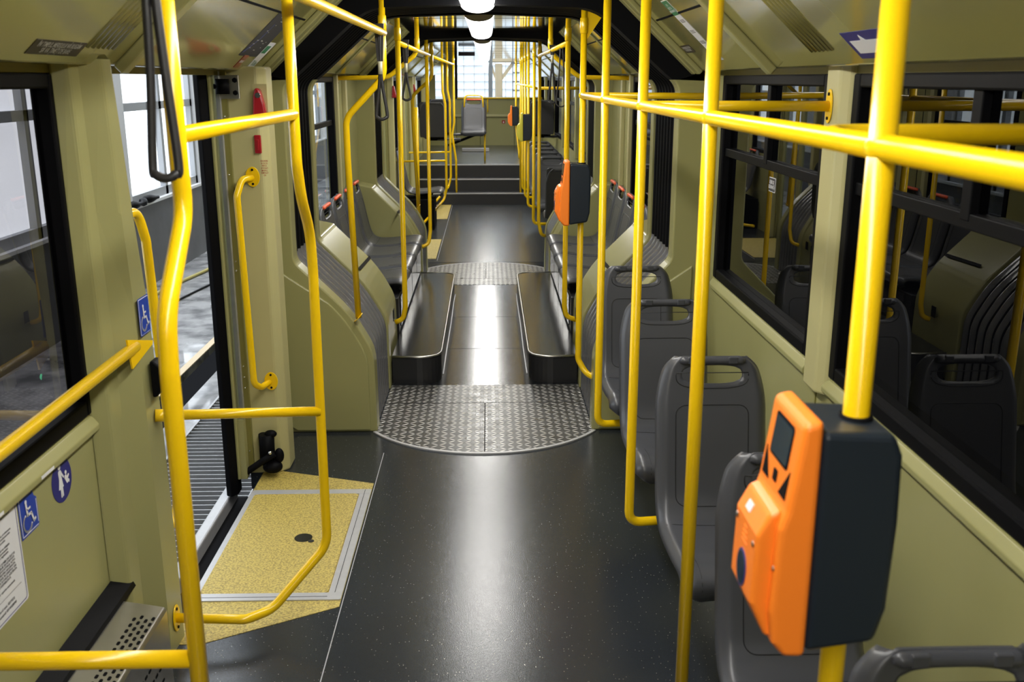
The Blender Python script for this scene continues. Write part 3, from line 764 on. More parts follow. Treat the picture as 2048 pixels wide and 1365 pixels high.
def pole(pts, label, group=None, r=RR, foot=None, socket=True, fl=None, R=.07):
    b = Vector(pts[-1]); t = thing('grab_post', label, 'pole', tuple(b), 0, group)
    MB().tube([p-b for p in fillet(pts, R, 7)], r, 16).build('tube', 'yellow', t)
    if socket: ceil_socket(pts[0][0]-b.x, pts[0][1]-b.y, t, pts[0][2]-b.z)
    if fl: flange((0, 0, 0), fl, t, .03, .04)
    return t
ZT = CEIL_Z
pole([(.465, 5.85, ZT), (.465, 5.85, .40), (.475, 5.85, .33), (.54, 5.85, .31)], 'yellow pole just behind the small orange validator, foot bent into right shroud')
pole([(X(-.485), 5.81, ZT), (X(-.485), 5.81, .40), (X(-.50), 5.81, .33), (X(-.548), 5.81, .31)], 'brownish yellow pole at the near end of the left bench, foot bent into shroud')
pole([(X(-.485), 8.53, ZT), (X(-.485), 8.53, .46), (X(-.50), 8.5, .35), (X(-.56), 8.46, .33)], 'yellow pole at the far end of the left bench')
pole([(.465, 9.0, ZT), (.465, 9.0, .46), (.49, 9.0, .35), (.53, 9.06, .33)], 'yellow pole at the far right bellows, nearest of the rear-car row')
for i, y in enumerate((10.05, 11.45, 12.4, 13.3)):
    pole([(.465, y, ZT), (.465, y, .42), (.465, y, .30), (.60, y, .30)], 'yellow pole of the right row in the rear car, %s beyond the far bellows' % ['second', 'third', 'fourth', 'fifth'][i], 'right poles of the rear car', R=.10)
pole([(.465, 14.1, ZT), (.465, 14.1, .17)], 'straight yellow pole standing on the first step, right side', socket=True)
pole([(.455, 16.1, ZT), (.455, 16.1, 1.0), (.50, 15.9, .60), (.50, 15.9, .52)], 'yellow pole on raised rear floor carrying the far orange validator')
pole([(X(-.45), 14.12, ZT), (X(-.45), 14.12, 1.15), (X(-.48), 14.12, .98), (X(-.43), 14.12, .62), (X(-.43), 14.12, .17)], 'kinked yellow pole standing at the foot of the steps, left of the rear grey seat')
# bent poles onto the left joint shoulders
pole([(X(-.46), 4.74, ZT), (X(-.46), 4.74, 1.76), (X(-.645), 4.74, 1.57), (X(-.645), 4.74, 1.40), (X(-.625), 4.74, .60)], 'sharply bent yellow pole standing on the left joint shoulder nearest camera', fl=(-.7, 0, .7), R=.10)
pole([(X(-.475), 9.09, ZT), (X(-.475), 9.09, 1.76), (X(-.655), 9.09, 1.60), (X(-.655), 9.09, 1.40), (X(-.625), 9.09, .60)], 'bent yellow pole standing on the far left joint shoulder', fl=(-.7, 0, .7), R=.10)
# arched rails of the middle module
for s, nm in ((-1, 'left'), (1, 'right')):
    pts = [(X(.485, s), 7.4, ZT), (X(.485, s), 7.4, 1.93), (X(.70, s), 7.4, 1.762), (X(.98, s), 7.4, 1.757), (X(HW, s), 7.4, 1.757)]
    t = thing('bent_rail', 'yellow rail curving from ceiling to %s wall of the middle module' % nm, 'handrail', (0, 0, 0), 0, 'curved ceiling rails')
    MB().tube(fillet(pts, .12, 8), RR+.001, 16).build('tube', 'yellow', t); ceil_socket(pts[0][0], 7.4, t); flange((X(HW-.004, s), 7.4, 1.757), (-s, 0, 0), t)
# overhead rails
def rail(pts, label, group='overhead grab rails', R=.05, r=RR):
    t = thing('overhead_rail', label, 'handrail', (0, 0, 0), 0, group); MB().tube(fillet(pts, R), r, 16).build('tube', 'yellow', t); return t
rail([(-.465, -1.8, 1.95), (-.465, 4.60, 1.95)], 'long yellow overhead rail on the left, before the first arch')
rail([(X(-.485), 5.81, 1.95), (X(-.485), 8.9, 1.95)], 'yellow overhead rail on the left inside the middle module')
rail([(X(-.485), 9.1, 1.95), (X(-.47), 13.6, 1.95), (X(-.45), 14.1, 1.95)], 'yellow overhead rail on the left in the rear car')
rail([(.465, 5.85, 1.95), (.465, 9.0, 1.95)], 'yellow overhead rail on the right inside the middle module')
rail([(.465, 10.05, 1.672), (.465, 16.0, 1.672)], 'chest-high yellow rail along the right poles in the rear car')
rail([(.465, 10.1, 1.66), (HW-.03, 10.1, 1.66)], 'yellow cross rail from rear-car poles to right wall', R=.01)
rail([(X(-.55), RY-.05, 1.40), (X(HW-.02), RY-.05, 1.40)], 'yellow bar below the rear window')
MB().tube([(0, RY-.05, 1.40), (0, RY-.03, 1.14)], .012, 10).build('rail_bracket', 'yellow', bpy.data.objects[-1] if False else None)
tag(bpy.data.objects['rail_bracket'], 'short yellow stub under the rear window bar', 'bracket')

# left doorway barrier: L1, L2 and their links -------------------------------
g = thing('door_barrier', 'yellow kinked post with side rails, nearest the camera on the left', 'handrail', (0, 0, 0))
L1 = [(-.54, 1.735, ZT), (-.54, 1.74, 1.60), (-.54, 1.745, 1.52), (-.54, 1.60, 1.37), (-.54, 1.59, 1.27), (-.54, 1.60, .0)]
MB().tube(fillet(L1, [0, 0, .12, .15, .1, 0], 8), .0165, 22).build('post', 'yellow', g)
MB().tube([(-.54, 1.745, 1.655), (-.54, 2.80, 1.655)], RR, 18).build('link_rail', 'yellow', g)
MB().tube([(-1.0, .3, 1.0), (-1.0, 2.68, 1.02)], .0165, 20).build('side_rail', 'yellow', g)
MB().add([(-.997, 2.62, 1.055), (-.997, 2.64, .965), (-.985, 2.78, 1.0), (-.985, 2.785, 1.01), (-1.002, 2.62, 1.055), (-1.002, 2.64, .965), (-.99, 2.78, 1.0), (-.99, 2.785, 1.01)], [(0, 1, 2, 3), (7, 6, 5, 4), (0, 4, 5, 1), (2, 6, 7, 3), (1, 5, 6, 2), (3, 7, 4, 0)]).build('gusset_plate', 'yellow', g)
MB().tube([(-.54, 1.60, .715), (-1.09, 1.60, .715)], .0165, 20).build('lower_rail', 'yellow', g)
MB().tube([(-.54, 1.60, .42), (-.62, 1.62, .38), (-.70, 1.40, 0)], .012, 12).build('stay', 'yellow', g)
g = thing('door_barrier', 'slimmer yellow bent post standing by the open door, foot bolted to the pillar', 'handrail', (0, 0, 0))
L2 = [(-.54, 2.79, ZT), (-.54, 2.80, 1.52), (-.54, 2.84, 1.42), (-.54, 2.95, 1.30), (-.54, 2.965, 1.18), (-.54, 2.955, .26), (-.71, 2.85, .085), (-.78, 2.79, .085), (-.997, 2.78, .10)]
MB().tube(fillet(L2, [0, .1, .2, .2, .2, .10, .09, .05, 0], 8), RR, 20).build('post', 'yellow', g)
MB().tube([(-.54, 2.955, .727), (-.998, 2.775, .780)], RR, 18).tube([(-.965, 2.788, .776), (-.998, 2.775, .780)], .019, 18).build('cross_rail', 'yellow', g)
flange((-.997, 2.78, .10), (1, 0, 0), g, .03, .045)
# door grab handles
g = thing('door_grab_rail', 'yellow bowed grab handle on the pale post beyond the open door', 'handrail', (0, 0, 0), 0, 'door grab handles')
MB().tube(fillet([(-1.0, 4.19, 1.345), (-1.03, 4.14, 1.345), (-1.045, 4.10, 1.28), (-1.03, 4.10, .46), (-1.01, 4.14, .43), (-.985, 4.19, .44)], .04), .0145, 16).build('tube', 'yellow', g)
for c in ((-.995, 4.188, 1.35), (-.975, 4.188, .445)): flange(c, (0, -1, 0), g, .03, .042)
g = thing('door_grab_rail', 'yellow grab handle on the door side of the near pillar', 'handrail', (0, 0, 0), 0, 'door grab handles')
MB().tube(fillet([(-1.05, 2.80, 1.37), (-1.045, 2.93, 1.37), (-1.035, 2.95, 1.28), (-1.02, 2.97, .44), (-1.02, 2.93, .36), (-1.04, 2.88, .36)], .06), .0145, 16).build('tube', 'yellow', g)
for yq, z in ((2.80, 1.37), (2.885, .36)): flange((-1.05, yq, z), (0, 1, 0), g, .03, .042)
# rear-car door posts on the left
for i, (y, ye) in enumerate(((12.4, 12.5), (13.9, 13.9))):
    dx = X(-.50)
    g = thing('door_barrier', 'yellow bent post at the rear-car door, %s' % ['nearer of the two', 'farther of the two'][i], 'handrail', (0, 0, 0), 0, 'rear-car door posts')
    MB().tube(fillet([(dx-.03, y, ZT), (dx-.03, y, 1.60), (dx, y, 1.45), (dx, y, .42), (dx-.03, y, .28), (dx-.25, y-1.0, .10), (dx-.40, y-1.2, .10)], .12), RR, 14).build('post', 'yellow', g)
    MB().tube([(dx, y, .76), (X(-HW), y-.1, .76)], .013, 12).build('cross_rail', 'yellow', g)
MB().tube([(X(-.785), 11.35, 0), (X(-.785), 11.35, 1.44)], .022, 12).build('grab_post', 'yellow')
tag(bpy.data.objects['grab_post.%03d' % (len([o for o in bpy.data.objects if o.name.startswith('grab_post')])-1)], 'thick yellow upright beside the single side seat of the rear car', 'pole')

# ================================================================ HANGING STRAPS
def strap(x, y, ztop, zbot, w, r, label, plane='x', collar=None, group='hanging hand loops'):
    t = thing('hanging_strap', label, 'strap', (x, y, ztop), 0, group)
    L = ztop-zbot; w0 = w*.35
    w0 = w*.22
    pts = [(-w0, 0), (-w*.5, -L*.5), (-w, -L+w*1.2), (-w*.75, -L+w*.3), (0, -L), (w*.75, -L+w*.3), (w, -L+w*1.2), (w*.55, -L*.5), (w0, 0)]
    if collar: pts = [(-w0*.7, 0), (-w0*.5, -collar-.06)]+pts[2:7]+[(w0*.5, -collar-.06), (w0*.7, 0)]
    P = catmull(pts, 6)
    MB().tube([(p.x, .004*math.sin(k*.2), p.y) if plane == 'x' else (.004, p.x, p.y) for k, p in enumerate(P)], r, 10).build('loop', 'strap', t)
    if collar:
        MB().tube([(0, 0, -collar), (0, 0, -collar-.055)], w*.42, 12).build('collar', 'collar', t)
        MB().prism([(-.022, .02), (.022, .02), (.013, -collar), (-.013, -collar)], 'y', -.004, .004).build('strap_web', 'strap', t)
    return t
st = strap(-.493, 1.52, 1.95, 1.603, .0195, .0072, 'large black leather hand loop hanging before the nearest left post')
strap(-.475, 4.50, 1.965, 1.575, .024, .0075, 'black hand loop with pale collar hanging at end of the long left rail', collar=.14)
strap(X(-.485), 6.35, 1.965, 1.62, .024, .0075, 'black hand loop with pale collar hanging left in the middle module', collar=.12)
strap(.465, 7.25, 1.965, 1.58, .024, .0075, 'black hand loop hanging from the right rail, farther of the two', collar=.05)
strap(.465, 6.35, 1.965, 1.58, .030, .0045, 'thin black loop hanging from the right rail, nearer of the two')

# ================================================================ TICKET VALIDATORS
def validator(x, y, z, label, orange=True):
    """x,y: pole axis; z: bottom"""
    t = thing('ticket_validator', label, 'ticket validator', (x, y, z), 0, 'ticket validators'); k = 1.0; hh = .30
    front = 'orange' if orange else 'lime'
    body = [(-.062, 0), (.028, .014), (.040, .06), (.043, .18), (.040, .27), (.028, .298), (-.062, .302)]
    MB().prism([(a, b) for a, b in body], 'y', -.062, .062).build('body', 'navy', t, bevel=.009, seg=3)
    prof = [(-.062, -.004), (-.090, -.004), (-.106, .016), (-.112, .06), (-.108, .175), (-.100, .20), (-.086, .312), (-.062, .318)]
    MB().prism([(a, b) for a, b in prof], 'y', -.066, .066).build('front_cover', front, t, bevel=.008, seg=3)
    MB().prism([(-.10, .018), (-.112, .018), (-.134, .066), (-.131, .160), (-.116, .190), (-.10, .197)], 'y', -.052, .052).build('card_reader', front, t, bevel=.007, seg=3)
    if orange:
        u = Vector((0, -1, 0)); up = Vector((.014, 0, .112)).normalized()
        def onf(zz): return Vector((-.100+.014*(zz-.20)/.112, 0, zz))
        plate(onf(.270), u, up, rrect(.037, .029, .006), .0010).build('display_bezel', 'blackmat', t)
        plate(onf(.270), u, up, rrect(.033, .025, .005), .0018).build('display', 'screen', t)
        plate(onf(.222), u, up, [(.022, -.014), (.050, -.014), (.050, .024)], .0012).build('slot', 'blackmat', t)
        plate(onf(.222), u, up, [(-.050, .024), (-.050, -.014), (-.022, -.014)], .0012).build('slot', 'blackmat', t)
        plate(onf(.222), u, up, rrect(.008, .008, .002), .0012).build('slot', 'blackmat', t)
        up2 = Vector((.003, 0, .094)).normalized()
        def onb(zz): return Vector((-.134+.003*(zz-.066)/.094, 0, zz))
        plate(onb(.092), u, up2, [(.021*math.cos(2*PI*q/28), .026*math.sin(2*PI*q/28)) for q in range(28)], .0012).build('emblem_rim', 'navyblue', t)
        plate(onb(.092), u, up2, [(.018*math.cos(2*PI*q/28), .023*math.sin(2*PI*q/28)) for q in range(28)], .0018).build('emblem', 'screen', t)
        plate(Vector((-.124, .01, .1745)), u, Vector((.015, 0, .03)).normalized(), rrect(.010, .006, .001), .0015).build('badge', 'white', t)
        for yy, xx, zz in ((-.040, -.1325, .145), (.040, -.1325, .150), (-.058, -.110, .12)): MB().ellipsoid((xx, yy, zz), .0015, .004, .004, 10, 6).build('screw', 'steel', t)
        for q in range(4): plate(onb(.128+q*.007), u, up2, [(-.012+.002*q, 0), (.012-.002*q, 0), (.012-.002*q, .0018), (-.012+.002*q, .0018)], .0008).build('embossed_wave', 'orange', t)
    MB().tube([(0, 0, .296), (0, 0, .304)], .021, 18).build('pole_collar', 'blackmat', t)
    return t
validator(RX, YP[0], 1.035, 'large orange and black ticket validator on the nearest right pole')
validator(RX, YP[4], 1.045, 'orange and black ticket validator on the pole before the right bench')
validator(.455, 16.1, 1.02, 'tiny orange ticket validator on the farthest right pole')
validator(.465, 11.45, 1.06, 'lime fronted black ticket validator in the rear car', False)

# ================================================================ OPEN DOOR, LEFT
d = thing('folding_door', 'open folding door leaf with black rubber edge beside the pale post', 'door', (0, 0, 0))
MB().prism([(-1.175, 4.05), (-1.15, 4.04), (-1.125, 4.07), (-1.125, 4.13), (-1.175, 4.13)], 'z', -.05, 1.78).build('rubber_edge', 'black', d, bevel=.006)
MB().prism([(-1.125, 4.07), (-1.112, 4.07), (-1.112, 4.12), (-1.125, 4.12)], 'z', .02, 1.78).build('leaf_frame', 'cream', d, bevel=.004)
MB().box(-1.112, -1.085, 4.09, 4.095, .30, 1.78).build('leaf_glass', 'glass_clear', d)
MB().box(-1.112, -1.085, 4.08, 4.12, .02, .30).build('leaf_foot', 'cream', d)
MB().box(-1.10, -1.02, 4.165, 4.175, 1.67, 1.765).build('hinge_bracket', 'steel', d, bevel=.003)
b = MB()
for z in (1.695, 1.745): b.tube([(-1.035, 4.165, z), (-1.035, 4.15, z)], .010, 6)
b.build('hinge_bolt', 'black', d)
MB().tube([(-1.085, 4.15, 1.69), (-1.085, 4.15, 1.75)], .028, 16).tube([(-1.12, 4.14, 1.72), (-1.08, 4.14, 1.72)], .010, 10).build('hinge_pivot', 'black', d)
b = MB().tube([(-1.01, 4.17, .06), (-1.01, 4.17, .20)], .035, 14).tube([(-1.17, 4.09, .05), (-1.10, 4.10, .04), (-1.02, 4.12, .09), (-.97, 4.13, .12)], .016, 10).ellipsoid((-.99, 4.17, .20), .028, .022, .018).ellipsoid((-.985, 4.15, .05), .045, .035, .03).ellipsoid((-.955, 4.16, .10), .022, .02, .035)
b.build('lower_hinge', 'black', d)
MB().ellipsoid((-.985, 4.115, .13), .009, .009, .009).ellipsoid((-1.12, 4.085, .05), .008, .008, .008).build('hinge_bolt', 'chrome', d)
o = MB().prism([(-1.215, 2.8), (-1.165, 2.8), (-1.165, 4.2), (-1.215, 4.2)], 'z', -.13, -.06).build('door_sill', 'alu', bevel=.008); tag(o, 'worn grey metal sill outside the open door', 'sill')
MB().box(-1.165, -1.045, 2.8, 4.2, -.25, -.12).build('trim_20', 'blackmat', kind=ST)
# emergency release and its box on the pale post
h = thing('emergency_release', 'red emergency door handle on the pale post above its red box', 'handle', (-.945, 4.2, 1.60), 0, 'red door fittings')
MB().prism([(-.028, 0), (.028, 0), (.022, .05), (.008, .105), (0, .115), (-.014, .112), (-.022, .08)], 'y', -.040, 0).build('lever', 'red', h, bevel=.01, seg=3)
MB().tube([(.0, -.046, .085), (0, -.036, .085)], .011, 12).build('lock', 'chrome', h)
MB().box(-.03, .03, -.03, 0, -.012, 0).build('base', 'red', h)
MB().box(-.03, .03, -.004, 0, -.0, .13).build('back_plate', 'cream_light', h)
h = thing('emergency_box', 'small red box on the pale post, between red lever and grab handle', 'box', (-.965, 4.2, 1.485), 0, 'red door fittings')
MB().box(-.014, .014, -.016, 0, -.038, .038).build('frame', 'red', h, bevel=.004)
MB().box(-.006, .006, -.019, -.014, -.026, .02).build('button', 'red', h, bevel=.002)
t = text('instruction_text', '\n'.join(['DESCHIDERE', 'IN CAZ DE', 'PERICOL', 'ACTIONATI', 'MANERUL', 'SI IMPINGETI', 'USA']), .010, (-.945, 4.199, 1.385), (1, 0, 0), (0, 0, 1), 'red', sx=.55, lift=.003)
t.name = 'printed_notice'; tag(t, 'tiny red printed lines below the red box on the pale post', 'notice')

# far doors carry the same red levers
for i, (y, l) in enumerate(((11.0, 'nearer'), (14.05, 'farther'))):
    c = MB().prism([(X(-1.02), 1.55), (X(-.96), 1.55), (X(-.99), 1.68), (X(-1.01), 1.68)], 'y', y-.04, y).build('emergency_release', 'red', bevel=.01); tag(c, 'red emergency handle in the rear car, %s of two' % l, 'handle', 'rear-car emergency handles')

# door reader, signs on near pillar
r = thing('door_button', 'black wedge-shaped door button with green light on the near pillar', 'button', (-.99, 2.77, .91))
MB().prism([(0, -.065), (0, .045), (.012, .045), (.035, .022), (.042, -.012), (.030, -.042), (.012, -.065)], 'y', -.022, .03).build('housing', 'black', r, bevel=.005)
MB().ellipsoid((.043, -.012, -.002), .004, .007, .009).build('led', 'led', r)

def wheelchair(o, u, v, sc, parent, m='white'):
    """white wheelchair-user pictogram"""
    u = Vector(u); v = Vector(v); w = u.cross(v); o = Vector(o)
    def P(x, y): return o+u*x*sc+v*y*sc+w*.0012
    th = .05*sc; mb = MB()
    mb.disc(P(-.10, .62), u, v, .085*sc, .085*sc, .0004, 16)
    def stroke(pts, wd):
        for a, b in zip(pts[:-1], pts[1:]):
            A, B = Vector(a), Vector(b); dd = (B-A).normalized(); nn = Vector((-dd.y, dd.x))*wd/2
            q = [A+nn-dd*wd*.3, A-nn-dd*wd*.3, B-nn+dd*wd*.3, B+nn+dd*wd*.3]; n = len(q)
            vs = [P(p.x, p.y) for p in q]; vs2 = [p+w*.0004 for p in vs]
            mb.add(vs+vs2, [(3, 2, 1, 0), (4, 5, 6, 7)]+[(i, (i+1) % 4, 4+(i+1) % 4, 4+i) for i in range(4)])
    stroke([(-.10, .50), (-.06, .06)], .12); stroke([(-.06, .06), (.24, .06), (.38, -.34), (.52, -.28)], .10); stroke([(-.08, .30), (.20, .30)], .08)
    stroke([(-.10+0+.34*math.cos(math.radians(a))-.02, -.22+.34*math.sin(math.radians(a))) for a in range(110, 345, 12)], .085)
    return mb.build('wheelchair_symbol', m, parent)
# sign frame vectors for the left wall: u towards the far end, v up
U, V = (0, 1, 0), (0, 0, 1)
def on_left(name, label, cat, y, z, w, h, m, x, r=.004):
    o = plate((x, y, z), U, V, rrect(w, h, r), .0008).build(name, m); tag(o, label, cat); return o
s = on_left('wheelchair_sign', 'blue wheelchair sticker on the near door pillar', 'sign', 2.752, 1.093, .042, .055, 'blue', -.992)
plate((-.9912, 2.752, 1.093), U, V, rrect(.039, .052, .004)).build('border', 'white', s)
plate((-.9906, 2.752, 1.093), U, V, rrect(.0375, .0505, .004)).build('field', 'blue', s)
wheelchair((-.9900, 2.747, 1.085), U, V, .06, s)
XL = X(-HW)+.0005
s = plate((XL, 2.163, .752), U, V, [(-.046, -.052), (.040, -.052), (.046, -.044), (.046, .022), (.034, .030), (.030, .048), (.020, .040), (.016, .052), (-.046, .052)]).build('wheelchair_sign', 'blue')
tag(s, 'torn blue wheelchair sticker beside the white notice', 'sign')
wheelchair((XL+.001, 2.158, .745), U, V, .062, s)
mb = MB()
for a, b in (((-.041, -.047), (.038, -.047)), ((-.041, -.047), (-.041, .047)), ((-.041, .047), (.012, .047)), ((.041, -.040), (.041, .018))):
    x0, x1 = sorted((a[0], b[0])); z0, z1 = sorted((a[1], b[1])); mb.box(XL+.001, XL+.0016, 2.163+x0-.0008, 2.163+x1+.0008, .752+z0-.0008, .752+z1+.0008)
mb.build('border', 'white', s)
s = plate((XL, 2.352, .755), U, V, [(.058*math.cos(2*PI*q/40), .058*math.sin(2*PI*q/40)) for q in range(40)]).build('pictogram_sign', 'navyblue')
tag(s, 'round navy sticker of a woman with a child below the left window', 'sign')
mb = MB(); o = Vector((XL+.001, 2.352, .755)); 
def flat(pts): 
    q = plate(o, U, V, [(a*.058, b*.058) for a, b in pts], .0005); mb.add(q.v, q.f)
flat([(-.15+.13*math.cos(2*PI*q/16), .66+.13*math.sin(2*PI*q/16)) for q in range(16)])
flat([(-.30, .42), (-.24, .50), (-.06, .50), (.02, .36), (.22, .08), (.15, .03), (-.04, .25), (.04, -.22), (.10, -.30), (-.02, -.34), (.0, -.72), (-.10, -.74), (-.12, -.40), (-.16, -.76), (-.25, -.74), (-.24, -.36), (-.40, -.34), (-.28, .1)])
flat([(.42+.09*math.cos(2*PI*q/14), .20+.09*math.sin(2*PI*q/14)) for q in range(14)])
flat([(.30, .10), (.24, -.02), (.44, -.34), (.62, -.30), (.66, -.38), (.70, -.24), (.56, -.14), (.72, -.02), (.66, .06), (.50, -.02), (.44, .10)])
mb.build('woman_and_child_symbol', 'white', s)
# white notice board
s = plate((XL, 1.985, .69), U, V, rrect(.125, .132, .008)).build('passenger_notice', 'white'); tag(s, 'large white printed notice with blue border below the left window', 'notice')
bo = MB(); n = 0
oo = rrect(.120, .127, .010); ii = rrect(.1175, .1245, .008)
q = len(oo); mbv = [Vector((XL+.0012, 1.985+a, .69+b)) for a, b in oo]+[Vector((XL+.0012, 1.985+a, .69+b)) for a, b in ii]
MB().add(mbv, [(k, (k+1) % q, q+(k+1) % q, q+k) for k in range(q)]).build('border', 'navyblue', s)
hd = 'LOCURI REZERVATE PENTRU PERSOANELE\nCU DIZABILITATI'
text('heading', hd, .0115, (XL+.001, 1.985, .792), U, V, 'ink', s, sx=.82)
body = ['Pentru obtinerea ASISTENTEI la urcarea si coborarea', 'din tramvai va rugam sa va adresati conducatorului', 'de tramvai, prin apasarea butonului.', '', 'Calatorii care ocupa aceste locuri au obligatia', 'sa le elibereze la solicitarea persoanelor', 'cu dizabilitati care prezinta o legitimatie.', '', 'CAND DORITI SA CALATORITI CU MIJLOACELE DE', 'TRANSPORT IN COMUN TREBUIE SA ASTEPTATI', 'SOSIREA VEHICULULUI. CONDUCATORUL AUTO', 'ACORDA ACESTE LOCURI. PENTRU SIGURANTA', 'NU OBSTRUCTIONATI ACCESUL IN DREPTUL USII', 'CONDUCATORUL AUTO VA ACORDA ASISTENTA', 'PERSOANELOR CU DIZABILITATI.', '', 'Cei care nu respecta vor suporta consecintele']
text('body_text', '\n'.join(body), .0078, (XL+.001, 1.985, .695), U, V, 'ink', s, sx=1.0, spacing=1.0)
text('phone_numbers', 'ANPC la numarul unic: 0219551\nSUGESTII la numarul: 0314328090', .0095, (XL+.001, 1.985, .588), U, V, 'ink', s, spacing=1.3)
MB().box(XL+.001, XL+.0014, 1.89, 2.085, .612, .6128).build('rule', 'ink', s)
for y in (2.24, 1.98): 
    o = MB().box(X(-HW+.022), X(-HW+.0226), y-.035, y+.035, .818, .826).build('adhesive_strip', 'white'); tag(o, 'thin white adhesive strip on the left window ledge, %s' % ('farther' if y > 2.1 else 'nearer'), 'strip')

# signs on the sloping cove panels
dsl = Vector((CEIL_A-COVE_A, 0, CEIL_Z-COVE_Z)).normalized()
def cove_frame(side): return ((0, 1, 0) if side < 0 else (0, -1, 0)), Vector((-dsl.x*-1 if side < 0 else dsl.x, 0, dsl.z))
uL, vL = Vector((0, 1, 0)), Vector((-dsl.x, 0, dsl.z)); uR, vR = Vector((0, -1, 0)), Vector((dsl.x, 0, dsl.z))
c = slope_pt(-1, .050, 2.366, .0006)
s = plate(c, uL, vL, [(-.138, -.022), (.138, -.022), (.138, .022), (-.138, .022)]).build('hold_on_sign', 'brownsign'); tag(s, 'dark sign IN TIMPUL MERSULUI on the left cove above the window', 'sign')
text('lettering', '\u00CEN TIMPUL MERSULUI V\u0102 RUG\u0102M\nS\u0102 V\u0102 \u021AINE\u021AI DE BARE', .021, slope_pt(-1, .050, 2.366, .0016), uL, vL, 'greytext', s, sx=.74, spacing=.85)
# route map and leaflet on the left cove
c = slope_pt(-1, .195, 4.12, .0006)
s = plate(c, uL, vL, [(-.15, -.115), (.15, -.115), (.15, .125), (-.15, .125)]).build('route_map', 'ink'); tag(s, 'dark route map poster on the left cove above the door', 'poster')
mb = MB()
for k in range(16):
    a, b = random.uniform(-.12, .10), random.uniform(-.09, .10); w_ = random.uniform(.01, .035)
    q = plate(slope_pt(-1, .195, 4.12, .0015), uL, vL, [(a, b), (a+w_, b), (a+w_, b+.004), (a, b+.004)], .0003); mb.add(q.v, q.f)
mb.build('map_lettering', 'greytext', s)
q = plate(slope_pt(-1, .195, 4.12, .0014), uL, vL, [(-.13, -.10), (-.06, -.02), (-.05, .06), (-.055, .06), (-.066, -.02), (-.135, -.095)], .0003); q.build('river_line', 'blue', s)
c = slope_pt(-1, .090, 4.33, .0009)
s = plate(c, uL, vL, [(-.055, -.075), (.055, -.075), (.055, .075), (-.055, .075)]).build('leaflet', 'white'); tag(s, 'white and green leaflet beside the dark route map', 'leaflet')
plate(slope_pt(-1, .100, 4.33, .0018), uL, vL, [(-.054, .004), (.02, .004), (.02, .046), (-.054, .046)]).build('green_field', 'green', s)
text('lettering', 'Ti.hq', .04, slope_pt(-1, .045, 4.33, .0018), uL, vL, 'green', s)
c = slope_pt(-1, .050, 4.10, .0009)
s = plate(c, uL, vL, [(-.035, -.035), (.035, -.035), (.035, .035), (-.035, .035)]).build('warning_sticker', 'red'); tag(s, 'small red sticker below the dark route map', 'sticker')
plate(slope_pt(-1, .050, 4.10, .0018), uL, vL, [(-.028, -.006), (.028, -.006), (.028, .006), (-.028, .006)]).build('bars', 'greytext', s)
# right cove: long green and white rule sheet
c = slope_pt(1, .222, 4.04, .0006)
s = plate(c, uR, vR, [(-.055, -.165), (.055, -.165), (.055, .165), (-.055, .165)]).build('travel_rules_sheet', 'white'); tag(s, 'long white sheet with green head on the right cove', 'sheet')
plate(slope_pt(1, .222, 4.04, .0016), uR, vR, [(-.050, .085), (.050, .085), (.050, .160), (-.050, .160)]).build('green_head', 'green', s)
text('head_lettering', 'STB\nBILETE SI\nABONAMENTE', .016, slope_pt(1, .345, 4.04, .0026), uR, vR, 'white', s)
for k in range(4):
    text('rule_text', '\n'.join(['- taxa de calatorie se achita la urcare', '- validati cardul la fiecare calatorie', '- amenda pentru lipsa titlului valabil'][:3]), .0055, slope_pt(1, .275-.058*k, 4.04, .0018), uR, vR, 'ink', s, spacing=1.1)
c = slope_pt(1, .135, 4.43, .0006)
s = plate(c, uR, vR, [(-.10, -.022), (.10, -.022), (.10, .022), (-.10, .022)]).build('hold_on_sign', 'brownsign'); tag(s, 'small dark sign with pale letters beside the long sheet on right cove', 'sign')
text('lettering', '\u00CEN TIMPUL MERSULUI V\u0102 RUG\u0102M\nS\u0102 V\u0102 \u021AINE\u021AI DE BARE', .018, slope_pt(1, .135, 4.43, .0016), uR, vR, 'greytext', s, sx=.62, spacing=.85)
c = slope_pt(1, .068, 2.44, .0006)
s = plate(c, uR, vR, [(-.13, -.045), (.13, -.045), (.13, .045), (-.13, .045)]).build('arrow_sign', 'navyblue'); tag(s, 'navy and white sign behind the nearest right pole on the cove', 'sign')
plate(slope_pt(1, .068, 2.44, .0016), uR, vR, [(-.105, -.026), (.12, -.026), (.12, .016), (.0, .016), (-.02, .034), (-.03, .016), (-.105, .016)]).build('white_field', 'white', s)
# sticker on the right window
s = plate((X(HW)+.0275, 3.70, 1.362), (0, -1, 0), (0, 0, 1), rrect(.042, .027, .003)).build('window_sticker', 'white'); tag(s, 'small black and white sticker on the right window', 'sticker')
plate((X(HW)+.0265, 3.70, 1.362), (0, -1, 0), (0, 0, 1), rrect(.0395, .0245, .002)).build('field', 'ink', s)
text('lettering', 'IE\u0218IRE DE\nSIGURAN\u021A\u0102', .019, (X(HW)+.0255, 3.70, 1.362), (0, -1, 0), (0, 0, 1), 'white', s, sx=.75, spacing=.95)
# rear red plate and black sign on rear window
s = MB().box(.27, .33, RY-.008, RY-.001, .93, .99).build('fire_extinguisher_sign', 'red'); tag(s, 'small red square sign on the rear end panel', 'sign')
MB().box(.29, .31, RY-.010, RY-.007, .94, .97).build('symbol', 'white', s)
s = MB().box(-.37, -.16, 13.0, 13.02, 2.035, 2.085).build('display_board', 'blackmat'); tag(s, 'black rectangular board hung from the rear-car ceiling, seen against the rear window', 'sign')
s = MB().box(-.45, .02, 17.3, 17.4, .53, .58).build('floor_threshold', 'alu'); tag(s, 'pale metal bar lying on the raised rear floor', 'bar')

